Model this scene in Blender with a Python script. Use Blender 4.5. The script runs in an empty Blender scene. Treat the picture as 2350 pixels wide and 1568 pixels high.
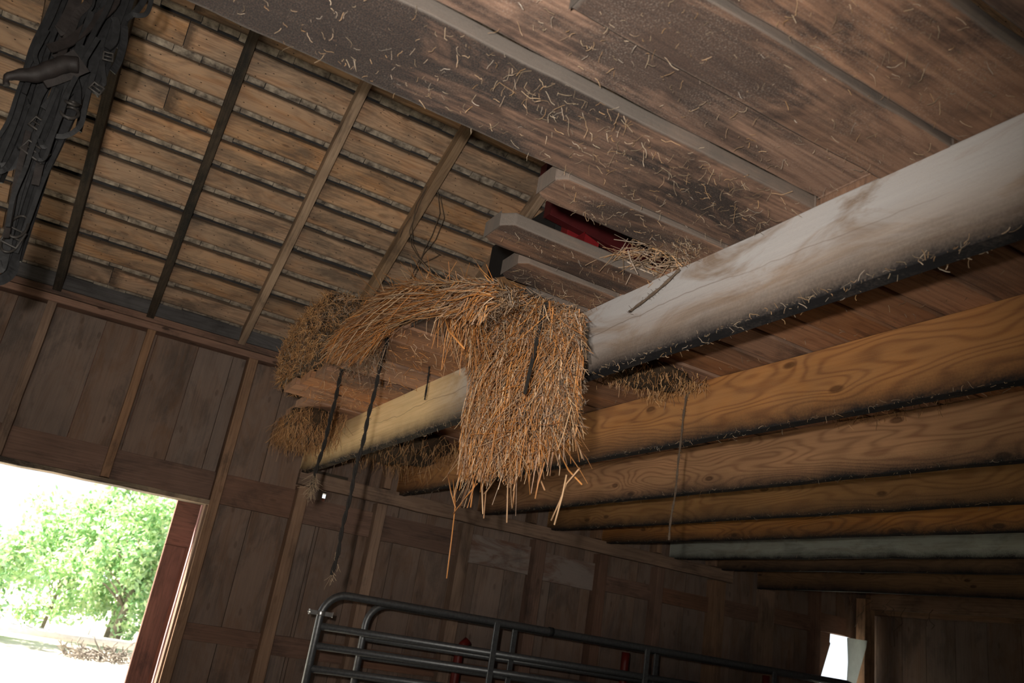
import bpy, math, random
from mathutils import Vector, Matrix
random.seed(7)
C = bpy.context.scene.collection
scene = bpy.context.scene
V3 = Vector

# ------------------------------------------------------------------ camera
H = 1.6                                    # eye height
RW = Matrix(((0.86188916, 0.29275737, 0.41405338),
             (-0.48341796, 0.22775645, 0.84524202),
             (0.15314751, -0.92866577, 0.33782499)))   # camera right / down / forward as columns
FPX = 1894.9
cam_d = bpy.data.cameras.new('camera'); cam = bpy.data.objects.new('camera', cam_d); C.objects.link(cam)
cr, cd, cf = RW.col[0], RW.col[1], RW.col[2]
M = Matrix((cr, -cd, -cf)).transposed().to_4x4(); M.translation = V3((0, 0, H))
cam.matrix_world = M
cam_d.sensor_width = 36.0; cam_d.lens = 36.0 * FPX / 2350.0
cam_d.clip_start = 0.02; cam_d.clip_end = 300
cam_d.dof.use_dof = True; cam_d.dof.focus_distance = 3.0; cam_d.dof.aperture_fstop = 5.0
scene.camera = cam

def at(px, py, axis, val):
    """point seen at a pixel of the photograph on the plane  coordinate[axis] = val"""
    r = RW @ V3((px - 1175, py - 784, FPX)); o = V3((0, 0, H))
    t = (val - o[axis]) / r[axis]
    return o + r * t

# ------------------------------------------------------------------ world, sun, flash, exposure
w = bpy.data.worlds.new('world'); scene.world = w; w.use_nodes = True
bgn = w.node_tree.nodes['Background']; bgn.inputs[0].default_value = (0.86, 0.93, 1.0, 1); bgn.inputs[1].default_value = 1.45
scene.view_settings.view_transform = 'Standard'; scene.view_settings.look = 'None'
scene.view_settings.gamma = 1.0; scene.view_settings.exposure = 0.0
try: scene.view_settings.use_curve_mapping = False
except Exception: pass

def lamp(name, typ, loc, direction, **kw):
    d = bpy.data.lights.new(name, typ); o = bpy.data.objects.new(name, d); C.objects.link(o)
    o.location = loc; o.rotation_euler = V3(direction).to_track_quat('-Z', 'Y').to_euler()
    for k, v in kw.items(): setattr(d, k, v)
    return o
SUN = lamp('sun', 'SUN', (-10, 20, 30), (0.6, -0.30, -0.75), energy=30.0, angle=0.009, color=(1.0, 0.95, 0.86))
# the camera's own flash, on its hot shoe: up and to the left of the lens
fl_pos = V3((0, 0, H)) + cr * (-0.10) + cd * (-0.10)
fl_dir = RW @ V3((1000 - 1175, 560 - 784, FPX))
FLASH = lamp('camera_flash', 'SPOT', fl_pos, fl_dir, energy=330.0, spot_size=math.radians(90), spot_blend=1.0,
             shadow_soft_size=0.02, color=(1.0, 0.93, 0.84))
def portal(name, loc, direction, sx, sy):
    o = lamp(name, 'AREA', loc, direction, shape='RECTANGLE', size=sx, size_y=sy)
    o.data.cycles.is_portal = True
    return o
portal('daylight_portal_doorway', (-0.45, 5.75, 1.05), (0, -1, 0), 2.5, 2.1)
portal('daylight_portal_rear', (-1.9, -4.6, 1.35), (0, 1, 0), 2.6, 2.7)

# ------------------------------------------------------------------ helpers
class MB:
    """collects boards, tubes and ribbons; build() links them as ONE mesh object"""
    def __init__(s): s.v = []; s.f = []; s.uv = []; s.loc = []; s.rnd = []; s.sm = []
    def face(s, idx, uv, loc, rnd, smooth=False):
        s.f.append(idx); s.uv.append(uv); s.loc.append(loc); s.rnd.append(rnd); s.sm.append(smooth)
    def board(s, o, U, V, W, n=1, jit=0.0, rnd=None, cut0=0.0, cut1=0.0, jend=0.0, bow=0.0):
        """o corner; U length, V width, W thickness vectors; cut0/1: clipped corners at the ends"""
        o, U, V, W = V3(o), V3(U), V3(V), V3(W)
        L, wd, th = U.length, V.length, W.length
        Uh, Vh, Wh = U.normalized(), V.normalized(), W.normalized()
        rnd = random.random() if rnd is None else rnd
        ou, ov = random.random() * 40, random.random() * 40
        st = []
        for k in range(n + 1): st.append((k / n, 0.0, 0.0))
        if cut0: st = [(0, cut0, cut0 * 0.9), (cut0 / L, 0, 0)] + [q for q in st if q[0] > cut0 / L + 1e-6]
        if cut1: st = [q for q in st if q[0] < 1 - cut1 / L - 1e-6] + [(1 - cut1 / L, 0, 0), (1, cut1, cut1 * 0.9)]
        b = len(s.v); ring = []
        for (t, c0, c1) in st:
            j0, j1 = random.uniform(-jit, jit), random.uniform(-jit, jit)
            end = t in (0, 1)
            dt = random.uniform(-jend, jend) if end else 0
            p = o + Uh * (t * L + dt) + Wh * (bow * math.sin(math.pi * t))
            y0, y1 = c0 + j0, wd - c1 + j1
            q = [p + Vh * y0, p + Vh * y1, p + Vh * y1 + W, p + Vh * y0 + W]
            ring.append((t * L, y0, y1))
            s.v += [tuple(x) for x in q]
        N = len(st)
        for k in range(N - 1):
            a, c = b + 4 * k, b + 4 * k + 4
            (u0, y00, y10), (u1, y01, y11) = ring[k], ring[k + 1]
            def add(i, j, va, vb, vc, vd, la, lb):
                s.face((a + i, c + i, c + j, a + j),
                       ((u0 + ou, va + ov), (u1 + ou, vb + ov), (u1 + ou, vc + ov), (u0 + ou, vd + ov)),
                       ((u0 / L, la), (u1 / L, la), (u1 / L, lb), (u0 / L, lb)), rnd)
            add(1, 0, y10, y11, y01, y00, 1, 0)           # bottom (W = 0)
            add(3, 2, y00, y01, y11, y10, 0, 1)           # top
            add(0, 3, y00, y01, y01 - th, y00 - th, 0, 0)     # V = 0 side
            add(2, 1, y10 + th, y11 + th, y11, y10, 1, 1)     # V = 1 side
        e = b + 4 * (N - 1)
        s.face((b + 0, b + 1, b + 2, b + 3)[::1], ((ou, ov), (ou + .02, ov + wd), (ou + .04, ov + wd), (ou + .04, ov)), ((0, 0), (0, 1), (0, 1), (0, 0)), rnd)
        s.face((e + 3, e + 2, e + 1, e + 0), ((ou, ov), (ou + .02, ov + wd), (ou + .04, ov + wd), (ou + .04, ov)), ((1, 0), (1, 1), (1, 1), (1, 0)), rnd)
        return s
    def tube(s, pts, r, sides=8, rnd=None, closed=False, cap=True, r1=None):
        pts = [V3(p) for p in pts]; rnd = random.random() if rnd is None else rnd
        n = len(pts); b = len(s.v); acc = 0
        ref = V3((0.31, 0.17, 0.93)); prev = None; dist = []
        for k, p in enumerate(pts):
            a = pts[(k - 1) % n] if (closed or k > 0) else p
            c = pts[(k + 1) % n] if (closed or k < n - 1) else p
            t = (c - a)
            if t.length < 1e-9: t = V3((0, 0, 1))
            t.normalize()
            if prev is None:
                x = t.cross(ref)
                if x.length < 0.1: x = t.cross(V3((1, 0, 0)))
            else: x = prev - t * prev.dot(t)
            x.normalize(); y = t.cross(x); prev = x
            rr = r[k] if isinstance(r, (list, tuple)) else r if r1 is None else r + (r1 - r) * k / max(1, n - 1)
            if k: acc += (p - pts[k - 1]).length
            dist.append(acc)
            for q in range(sides):
                an = 2 * math.pi * q / sides
                s.v.append(tuple(p + (x * math.cos(an) + y * math.sin(an)) * rr))
        m = n if closed else n - 1
        for k in range(m):
            k2 = (k + 1) % n
            for q in range(sides):
                q2 = (q + 1) % sides
                s.face((b + k * sides + q, b + k * sides + q2, b + k2 * sides + q2, b + k2 * sides + q),
                       ((dist[k], q / sides), (dist[k], (q + 1) / sides), (dist[k] + .01, (q + 1) / sides), (dist[k] + .01, q / sides)),
                       ((0, 0),) * 4, rnd, sides > 3)
        if cap and not closed:
            s.face(tuple(b + q for q in range(sides))[::-1], ((0, 0),) * sides, ((0, 0),) * sides, rnd)
            e = b + (n - 1) * sides
            s.face(tuple(e + q for q in range(sides)), ((0, 0),) * sides, ((0, 0),) * sides, rnd)
        return s
    def ribbon(s, pts, nrm, wd, th, rnd=None, wd1=None):
        """flat strap along pts; nrm = facing direction"""
        pts = [V3(p) for p in pts]; n = len(pts); b = len(s.v); rnd = random.random() if rnd is None else rnd
        acc = 0
        ou = random.random() * 9
        ds = []
        for k, p in enumerate(pts):
            t = (pts[min(n - 1, k + 1)] - pts[max(0, k - 1)]).normalized()
            nn = V3(nrm[k]) if isinstance(nrm, list) else V3(nrm)
            nn = (nn - t * nn.dot(t)); nn.normalize(); x = t.cross(nn)
            ww = wd if wd1 is None else wd + (wd1 - wd) * k / (n - 1)
            if k: acc += (p - pts[k - 1]).length
            ds.append(acc)
            for (sx, sn) in ((-.5, 0), (.5, 0), (.5, 1), (-.5, 1)):
                s.v.append(tuple(p + x * ww * sx + nn * th * (sn - .5)))
        for k in range(n - 1):
            a, c = b + 4 * k, b + 4 * k + 4
            for (i, j, v0, v1) in ((0, 1, 0, wd), (1, 2, wd, wd + th), (2, 3, wd, 0), (3, 0, -th, 0)):
                s.face((a + i, a + j, c + j, c + i), ((ds[k] + ou, v0), (ds[k] + ou, v1), (ds[k + 1] + ou, v1), (ds[k + 1] + ou, v0)), ((0, 0),) * 4, rnd, False)
        s.face((b + 3, b + 2, b + 1, b), ((0, 0),) * 4, ((0, 0),) * 4, rnd)
        e = b + 4 * (n - 1); s.face((e, e + 1, e + 2, e + 3), ((0, 0),) * 4, ((0, 0),) * 4, rnd)
        return s
    def quad(s, a, b_, c, d, rnd=None):
        k = len(s.v); s.v += [tuple(a), tuple(b_), tuple(c), tuple(d)]
        s.face((k, k + 1, k + 2, k + 3), ((0, 0), (1, 0), (1, 1), (0, 1)), ((0, 0), (1, 0), (1, 1), (0, 1)), random.random() if rnd is None else rnd)
    def blob(s, c, r, seg=20, rings=12, amp=0.12, freq=3.0, seed=0, rnd=0.5):
        """lumpy ellipsoid"""
        from mathutils import noise
        b = len(s.v); c = V3(c)
        for i in range(rings + 1):
            th = math.pi * i / rings
            for j in range(seg):
                ph = 2 * math.pi * j / seg
                d = V3((math.sin(th) * math.cos(ph), math.sin(th) * math.sin(ph), math.cos(th)))
                k = 1 + amp * noise.noise(d * freq + V3((seed, seed * 2, 0)))
                s.v.append(tuple(c + V3((d.x * r[0], d.y * r[1], d.z * r[2])) * k))
        for i in range(rings):
            for j in range(seg):
                j2 = (j + 1) % seg
                s.face((b + i * seg + j, b + (i + 1) * seg + j, b + (i + 1) * seg + j2, b + i * seg + j2),
                       ((j / seg, i / rings),) * 4, ((0, 0),) * 4, rnd, True)
    def build(s, name, mat, parent=None, origin=None, bevel=0.0):
        me = bpy.data.meshes.new(name)
        if origin is None and parent is None:
            mn = [min(v[i] for v in s.v) for i in range(3)]; mx = [max(v[i] for v in s.v) for i in range(3)]
            origin = V3(((mn[0] + mx[0]) / 2, (mn[1] + mx[1]) / 2, mn[2]))
        if parent is not None: origin = V3(parent.matrix_world.translation) if parent.parent is None else parent_world(parent)
        o3 = V3(origin)
        me.from_pydata([tuple(V3(v) - o3) for v in s.v], [], s.f)
        u1 = me.uv_layers.new(name='UVMap'); u2 = me.uv_layers.new(name='loc')
        at_ = me.attributes.new('rnd', 'FLOAT', 'FACE')
        k = 0
        for fi in range(len(s.f)):
            at_.data[fi].value = s.rnd[fi]
            for q in range(len(s.f[fi])):
                u1.data[k].uv = s.uv[fi][q]; u2.data[k].uv = s.loc[fi][q]; k += 1
        me.polygons.foreach_set('use_smooth', s.sm)
        me.materials.append(mat); me.update()
        o = bpy.data.objects.new(name, me); C.objects.link(o)
        if parent is not None: o.parent = parent
        else: o.location = o3
        if bevel:
            m = o.modifiers.new('bevel', 'BEVEL'); m.width = bevel; m.segments = 2; m.limit_method = 'ANGLE'
        return o
def parent_world(o):
    p = V3((0, 0, 0))
    while o is not None: p = p + V3(o.location); o = o.parent
    return p
def tag(o, label, cat, group=None, kind=None):
    o['label'] = label; o['category'] = cat
    if group: o['group'] = group
    if kind: o['kind'] = kind
    return o
def empty(name, loc):
    o = bpy.data.objects.new(name, None); C.objects.link(o); o.location = loc; o.empty_display_size = 0.1
    o.matrix_world = Matrix.Translation(V3(loc))
    return o
def struct(o): o['kind'] = 'structure'; return o

# ------------------------------------------------------------------ materials
def nodes_of(name):
    m = bpy.data.materials.new(name); m.use_nodes = True
    nt = m.node_tree; return m, nt, nt.nodes, nt.links, nt.nodes['Principled BSDF']
class NT:
    def __init__(s, nt): s.n = nt.nodes; s.l = nt.links
    def lk(s, a, b): s.l.new(a, b)
    def val(s, sock, v):
        if hasattr(v, 'is_linked') or isinstance(v, bpy.types.NodeSocket): s.l.new(v, sock)
        else: sock.default_value = v
    def math(s, op, a, b=0.0, c=None, clamp=False):
        n = s.n.new('ShaderNodeMath'); n.operation = op; n.use_clamp = clamp
        s.val(n.inputs[0], a); s.val(n.inputs[1], b)
        if c is not None: s.val(n.inputs[2], c)
        return n.outputs[0]
    def mix(s, f, a, b, mode='MIX'):
        n = s.n.new('ShaderNodeMix'); n.data_type = 'RGBA'; n.blend_type = mode; n.clamp_factor = True
        s.val(n.inputs[0], f); s.val(n.inputs[6], a if not isinstance(a, tuple) else (*a, 1)[:4]); s.val(n.inputs[7], b if not isinstance(b, tuple) else (*b, 1)[:4])
        return n.outputs[2]
    def scale(s, vec, sc):
        n = s.n.new('ShaderNodeVectorMath'); n.operation = 'MULTIPLY'; s.val(n.inputs[0], vec); n.inputs[1].default_value = sc; return n.outputs[0]
    def noise(s, vec, sc, det=3.0, rough=0.55, dist=0.0, dims='2D'):
        n = s.n.new('ShaderNodeTexNoise'); n.noise_dimensions = dims; s.lk(vec, n.inputs['Vector'])
        n.inputs['Scale'].default_value = sc; n.inputs['Detail'].default_value = det; n.inputs['Roughness'].default_value = rough; n.inputs['Distortion'].default_value = dist
        return n.outputs['Fac']
    def ramp(s, f, lo, hi, v0=0.0, v1=1.0):
        n = s.n.new('ShaderNodeMapRange'); s.val(n.inputs[0], f); n.inputs[1].default_value = lo; n.inputs[2].default_value = hi
        n.inputs[3].default_value = v0; n.inputs[4].default_value = v1; n.clamp = True; return n.outputs[0]
    def attr(s, name):
        n = s.n.new('ShaderNodeAttribute'); n.attribute_name = name; return n
    def uv(s, name):
        n = s.n.new('ShaderNodeUVMap'); n.uv_map = name; return n.outputs[0]

def wood(name, c1, c2, ring=(26, 2.2), ringmix=0.5, dirt=0.3, dirtc=(0.02, 0.018, 0.018), dust=0.2, dustc=(0.3, 0.27, 0.24),
         vary=0.25, soot=0.0, knots=0.8, white=0.0, whitec=(0.5, 0.5, 0.5), nails=0.0, rough=0.85, bump=0.25, knotscale=(2.0, 5.0, 1),
         endsoot=0.0, edgedust=0.0, edgec=(0.10, 0.086, 0.075), edgew=0.485, cracks=(), creamend=0.0, upwhite=0.0):
    m, nt, nn, ln, bs = nodes_of(name); T = NT(nt)
    uv = T.uv('UVMap'); loc = T.uv('loc'); rnd = T.attr('rnd').outputs['Fac']
    sx = nn.new('ShaderNodeSeparateXYZ'); ln.new(uv, sx.inputs[0])
    sl = nn.new('ShaderNodeSeparateXYZ'); ln.new(loc, sl.inputs[0])
    fine = T.noise(T.scale(uv, (1.5, 60, 1)), 1.6, 4, 0.6)
    warp = T.noise(T.scale(uv, (0.9, 4.5, 1)), 1.0, 2, 0.5)
    vo = nn.new('ShaderNodeTexVoronoi'); vo.voronoi_dimensions = '2D'; ln.new(T.scale(uv, knotscale), vo.inputs['Vector']); vo.inputs['Scale'].default_value = 1.0
    kd = vo.outputs['Distance']
    kb = T.math('POWER', 2.718, T.math('MULTIPLY', kd, -9.0))
    ph = T.math('ADD', T.math('MULTIPLY', sx.outputs[1], ring[0]), T.math('ADD', T.math('MULTIPLY', warp, ring[1] * 6.0), T.math('MULTIPLY', kb, 4.0 * knots)))
    rs = T.math('ADD', T.math('MULTIPLY', T.math('SINE', T.math('MULTIPLY', ph, 6.283)), 0.5), 0.5)
    rs = T.math('POWER', rs, 2.5)
    g = T.math('ADD', T.math('MULTIPLY', rs, ringmix), T.math('MULTIPLY', T.ramp(fine, 0.3, 0.75), 1 - ringmix))
    col = T.mix(g, c1, c2)
    big = T.noise(T.scale(uv, (1.1, 2.0, 1)), 1.4, 3, 0.6)
    hs = nn.new('ShaderNodeHueSaturation'); ln.new(col, hs.inputs['Color'])
    hs.inputs['Value'].default_value = 1.0
    ln.new(T.math('ADD', T.math('MULTIPLY', T.math('SUBTRACT', rnd, 0.5), vary * 2), T.ramp(big, 0.3, 0.7, 0.8, 1.15)), hs.inputs['Value'])
    ln.new(T.math('ADD', T.math('MULTIPLY', T.math('FRACT', T.math('MULTIPLY', rnd, 7.31)), 0.25), 0.82), hs.inputs['Saturation'])
    col = hs.outputs[0]
    if white:
        wn = T.noise(T.scale(uv, (1.6, 5.0, 1)), 1.7, 5, 0.65, 0.5)
        wf = T.math('MULTIPLY', T.ramp(wn, 0.36, 0.55), white)
        if upwhite: wf = T.math('MULTIPLY', wf, T.ramp(T.math('ADD', sl.outputs[1], T.math('MULTIPLY', big, 0.3)), 0.3, 0.85, 1 - upwhite, 1.0))
        col = T.mix(wf, col, whitec)
    if creamend:
        cf = T.math('MULTIPLY', T.ramp(T.math('ADD', sl.outputs[0], T.math('MULTIPLY', big, 0.06)), 0.50, 0.40), creamend)
        col = T.mix(cf, col, T.mix(g, (0.78, 0.56, 0.30), (0.62, 0.42, 0.2)))
    if cracks:
        wv = T.math('MULTIPLY', T.math('SUBTRACT', T.noise(T.scale(uv, (1.2, 0.0, 1)), 1.5, 4, 0.6), 0.5), 0.3)
        for cy in cracks:
            dd_ = T.math('ABSOLUTE', T.math('SUBTRACT', T.math('ADD', sl.outputs[1], wv), cy))
            col = T.mix(T.math('MULTIPLY', T.math('MULTIPLY', T.ramp(dd_, 0.010, 0.002), T.ramp(warp, 0.42, 0.55)), 0.6), col, (0.12, 0.075, 0.05))
    if knots:
        kn = T.math('MULTIPLY', T.ramp(kd, 0.058, 0.034), min(1, knots))
        col = T.mix(kn, col, (c2[0] * .25, c2[1] * .22, c2[2] * .2))
    if dirt:
        dn = T.noise(T.scale(uv, (1.3, 3.2, 1)), 1.5, 6, 0.7, 0.3)
        if endsoot: dn = T.math('ADD', dn, T.ramp(sl.outputs[0], 1.0, 0.5, -0.10 * endsoot, 0.13 * endsoot))
        df = T.math('MULTIPLY', T.ramp(T.math('ADD', dn, T.math('MULTIPLY', T.math('SUBTRACT', fine, 0.5), 0.16)), 0.58 - 0.34 * dirt, 0.76 - 0.26 * dirt), min(1.0, 0.35 + dirt * 1.25))
        spk = T.noise(uv, 320.0, 3, 0.7)
        df = T.math('MULTIPLY', df, T.ramp(spk, 0.3, 0.6, 0.72, 1.0))
        col = T.mix(df, col, dirtc)
    if dust:
        d1 = T.noise(uv, 260.0, 3, 0.7); d2 = T.noise(uv, 9.0, 4, 0.6)
        dd = T.math('MULTIPLY', T.ramp(d1, 0.52, 0.72), T.ramp(d2, 0.35, 0.65))
        col = T.mix(T.math('MULTIPLY', dd, dust), col, dustc)
    if edgedust:
        ev = T.math('ABSOLUTE', T.math('SUBTRACT', sl.outputs[1], 0.5))
        en = T.noise(uv, 60.0, 3, 0.6)
        ef = T.ramp(T.math('ADD', ev, T.math('MULTIPLY', en, 0.03)), edgew, 0.512)
        ex = T.ramp(T.math('SUBTRACT', sl.outputs[0], T.math('MULTIPLY', en, 0.01)), 0.012, 0.0)
        col = T.mix(T.math('MULTIPLY', T.math('MAXIMUM', ef, ex), edgedust), col, edgec)
    if nails:
        v2 = nn.new('ShaderNodeTexVoronoi'); v2.voronoi_dimensions = '2D'; ln.new(T.scale(uv, (9, 16, 1)), v2.inputs['Vector']); v2.inputs['Scale'].default_value = 1.0
        col = T.mix(T.math('MULTIPLY', T.ramp(v2.outputs['Distance'], 0.05, 0.03), nails), col, (0.015, 0.012, 0.01))
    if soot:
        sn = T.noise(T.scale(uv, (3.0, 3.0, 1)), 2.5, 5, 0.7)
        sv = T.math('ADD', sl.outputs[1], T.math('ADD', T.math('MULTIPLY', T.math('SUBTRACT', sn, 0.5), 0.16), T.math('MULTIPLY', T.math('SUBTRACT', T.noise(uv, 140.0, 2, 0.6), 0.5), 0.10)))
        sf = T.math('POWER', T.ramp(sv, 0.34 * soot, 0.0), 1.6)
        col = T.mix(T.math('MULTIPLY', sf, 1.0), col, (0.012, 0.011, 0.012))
    ln.new(col, bs.inputs['Base Color']); bs.inputs['Roughness'].default_value = rough
    bs.inputs['Specular IOR Level'].default_value = 0.25
    bp = nn.new('ShaderNodeBump'); bp.inputs['Strength'].default_value = bump; bp.inputs['Distance'].default_value = 0.004
    hgt = T.math('ADD', T.math('MULTIPLY', fine, 0.6), T.math('MULTIPLY', T.noise(uv, 90, 3, 0.6), 0.6))
    ln.new(hgt, bp.inputs['Height']); ln.new(bp.outputs[0], bs.inputs['Normal'])
    return m
def plain(name, col, rough=0.7, metal=0.0, var=0.2, nscale=30.0, col2=None, spec=0.3, bump=0.0):
    m, nt, nn, ln, bs = nodes_of(name); T = NT(nt)
    tc = nn.new('ShaderNodeTexCoord').outputs['Object']
    n = T.noise(tc, nscale, 4, 0.6, dims='3D')
    c2 = col2 or tuple(c * (1 - var) for c in col)
    ln.new(T.mix(T.ramp(n, 0.3, 0.7), col, c2), bs.inputs['Base Color'])
    bs.inputs['Roughness'].default_value = rough; bs.inputs['Metallic'].default_value = metal
    bs.inputs['Specular IOR Level'].default_value = spec
    if bump:
        bp = nn.new('ShaderNodeBump'); bp.inputs['Strength'].default_value = bump; bp.inputs['Distance'].default_value = 0.004
        ln.new(n, bp.inputs['Height']); ln.new(bp.outputs[0], bs.inputs['Normal'])
    return m
def strawmat(name, cols, rough=0.55, trans=0.0):
    m, nt, nn, ln, bs = nodes_of(name); T = NT(nt)
    r = nn.new('ShaderNodeValToRGB'); ln.new(T.attr('rnd').outputs['Fac'], r.inputs[0])
    e = r.color_ramp.elements
    while len(e) < len(cols): e.new(0.5)
    for k, c in enumerate(cols): e[k].position = k / (len(cols) - 1); e[k].color = (*c, 1)
    n = T.noise(T.uv('UVMap'), 40, 3)
    ln.new(T.mix(T.ramp(n, 0.35, 0.75, 0, 0.5), r.outputs[0], (0.05, 0.035, 0.02)), bs.inputs['Base Color'])
    bs.inputs['Roughness'].default_value = rough; bs.inputs['Specular IOR Level'].default_value = 0.4
    if trans:
        tr = nn.new('ShaderNodeBsdfTranslucent'); ln.new(r.outputs[0], tr.inputs[0]); mx = nn.new('ShaderNodeMixShader'); mx.inputs[0].default_value = trans
        ln.new(bs.outputs[0], mx.inputs[1]); ln.new(tr.outputs[0], mx.inputs[2]); ln.new(mx.outputs[0], nn['Material Output'].inputs[0])
    return m

MT = {}
MT['wall'] = wood('weathered_wall_boards', (0.185, 0.115, 0.08), (0.13, 0.083, 0.06), ringmix=0.2, dirt=0.2, dirtc=(0.05, 0.045, 0.042), dust=0.2, dustc=(0.24, 0.2, 0.18), vary=0.09, knots=0.35, ring=(18, 1.0), white=0.22, whitec=(0.25, 0.21, 0.19))
MT['stud'] = wood('stud_wood', (0.26, 0.155, 0.095), (0.16, 0.09, 0.055), ringmix=0.25, dirt=0.2, dust=0.3, vary=0.12, knots=0.2)
MT['plate'] = wood('plate_wood', (0.24, 0.125, 0.08), (0.15, 0.08, 0.052), ringmix=0.2, dirt=0.25, dust=0.2, vary=0.1)
MT['girt'] = wood('girt_wood', (0.19, 0.10, 0.064), (0.125, 0.066, 0.044), ringmix=0.2, dirt=0.2, dust=0.12, vary=0.12, knots=0.3)
MT['girtwhite'] = wood('girt_wood_white_stain', (0.17, 0.09, 0.06), (0.125, 0.066, 0.044), ringmix=0.2, dirt=0.1, dust=0.12, vary=0.1, knots=0.2, white=0.42, whitec=(0.33, 0.31, 0.29))
MT['roof'] = wood('roof_boards', (0.50, 0.282, 0.142), (0.26, 0.125, 0.058), ringmix=0.45, dirt=0.36, dirtc=(0.09, 0.07, 0.055), dust=0.2, vary=0.13, knots=0.45, nails=0.9, ring=(20, 2.2), white=0.35, whitec=(0.36, 0.29, 0.215), edgedust=0.75, edgec=(0.045, 0.034, 0.026), edgew=0.43)
MT['rafter'] = wood('rafter_wood', (0.34, 0.22, 0.125), (0.21, 0.125, 0.07), ringmix=0.3, dirt=0.2, dust=0.2, vary=0.12, knots=0.2)
MT['rafterdark'] = wood('sooty_rafter_wood', (0.06, 0.042, 0.026), (0.025, 0.018, 0.013), ringmix=0.3, dirt=0.5, dirtc=(0.008, 0.008, 0.008), dust=0.35, dustc=(0.2, 0.16, 0.1), vary=0.1, knots=0)
MT['loft'] = wood('loft_board_wood', (0.215, 0.118, 0.072), (0.11, 0.057, 0.036), ringmix=0.35, dirt=0.42, dirtc=(0.014, 0.0125, 0.013), dust=0.45, dustc=(0.30, 0.25, 0.21), vary=0.12, knots=0.5, ring=(24, 1.6), knotscale=(1.2, 3.0, 1), endsoot=0.75, edgedust=0.75)
MT['loftsoot'] = wood('sooty_loft_board_wood', (0.21, 0.113, 0.068), (0.105, 0.054, 0.034), ringmix=0.35, dirt=0.78, dirtc=(0.012, 0.011, 0.0115), dust=0.2, dustc=(0.30, 0.25, 0.21), vary=0.08, knots=0.6, ring=(30, 1.4), knotscale=(1.2, 3.0, 1), endsoot=0.9, edgedust=0.75)
MT['loftclean'] = wood('loft_deck_wood', (0.33, 0.155, 0.075), (0.19, 0.085, 0.04), ringmix=0.35, dirt=0.22, dust=0.3, vary=0.2, knots=0.3, edgedust=0.25)
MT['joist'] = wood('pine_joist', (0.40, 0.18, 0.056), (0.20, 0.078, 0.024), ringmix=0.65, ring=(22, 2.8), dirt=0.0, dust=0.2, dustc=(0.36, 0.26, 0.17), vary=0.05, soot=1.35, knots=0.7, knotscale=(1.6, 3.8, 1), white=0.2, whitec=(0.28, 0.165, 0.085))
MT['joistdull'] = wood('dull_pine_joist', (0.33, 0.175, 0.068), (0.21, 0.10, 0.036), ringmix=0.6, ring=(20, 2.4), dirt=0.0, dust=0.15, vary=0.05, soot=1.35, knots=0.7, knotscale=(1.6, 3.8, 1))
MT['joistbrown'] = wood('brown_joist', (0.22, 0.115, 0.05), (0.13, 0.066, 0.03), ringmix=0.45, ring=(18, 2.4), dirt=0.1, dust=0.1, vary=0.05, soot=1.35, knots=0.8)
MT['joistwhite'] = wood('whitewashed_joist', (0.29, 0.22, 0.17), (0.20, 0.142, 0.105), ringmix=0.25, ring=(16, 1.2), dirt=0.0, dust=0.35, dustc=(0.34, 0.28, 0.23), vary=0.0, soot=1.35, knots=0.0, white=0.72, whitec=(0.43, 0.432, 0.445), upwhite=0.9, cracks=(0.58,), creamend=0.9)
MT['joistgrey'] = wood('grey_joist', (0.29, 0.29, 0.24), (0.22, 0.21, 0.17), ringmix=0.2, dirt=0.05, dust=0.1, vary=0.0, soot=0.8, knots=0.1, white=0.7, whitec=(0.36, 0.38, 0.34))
MT['darkboard'] = wood('dark_eave_board', (0.10, 0.095, 0.095), (0.06, 0.055, 0.055), ringmix=0.3, dirt=0.2, dust=0.1, vary=0.15, knots=0)
MT['red'] = wood('red_barn_paint', (0.25, 0.105, 0.065), (0.15, 0.07, 0.046), ringmix=0.3, dirt=0.25, dust=0.1, vary=0.15, knots=0.2)
MT['pinktrim'] = wood('sunlit_red_trim', (0.45, 0.25, 0.24), (0.36, 0.2, 0.19), ringmix=0.3, dirt=0.1, dust=0.1, vary=0.1, knots=0)  # sunlight on the red trim, put into its pale pink colour
MT['shingle'] = plain('wood_shingle', (0.44, 0.37, 0.29), 0.9, 0, 0.5, 22.0, col2=(0.07, 0.055, 0.045))
MT['trim'] = wood('header_trim', (0.34, 0.26, 0.18), (0.2, 0.14, 0.1), dirt=0.5, dust=0.3)
MT['metal'] = plain('galvanised_tube', (0.17, 0.175, 0.18), 0.45, 0.7, 0.35, 60.0, spec=0.5)
MT['clamp'] = plain('bright_zinc', (0.6, 0.6, 0.6), 0.3, 0.9, 0.2, 40)
MT['redtube'] = plain('red_enamel', (0.12, 0.01, 0.006), 0.5, 0, 0.3)
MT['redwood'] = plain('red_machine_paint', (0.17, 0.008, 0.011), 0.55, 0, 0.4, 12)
MT['redwoodshaded'] = plain('shaded_red_machine_paint', (0.06, 0.005, 0.006), 0.6, 0, 0.4, 12)  # same red, with flash shadow on rails and posts put into the colour
MT['black'] = plain('machine_interior_shade', (0.012, 0.011, 0.011), 0.8)  # darkness inside the loft machine, painted as near-black
MT['rubber'] = plain('black_strap', (0.015, 0.015, 0.015), 0.8)
MT['sheet'] = plain('dull_plastic_sheet', (0.66, 0.70, 0.70), 0.45, 0, 0.3, 12)
_m = MT['sheet']; _n = _m.node_tree.nodes; _l = _m.node_tree.links
_t = _n.new('ShaderNodeBsdfTranslucent'); _t.inputs[0].default_value = (0.8, 0.84, 0.84, 1); _x = _n.new('ShaderNodeMixShader'); _x.inputs[0].default_value = 0.38
_l.new(_n['Principled BSDF'].outputs[0], _x.inputs[1]); _l.new(_t.outputs[0], _x.inputs[2]); _l.new(_x.outputs[0], _n['Material Output'].inputs[0])
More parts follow.
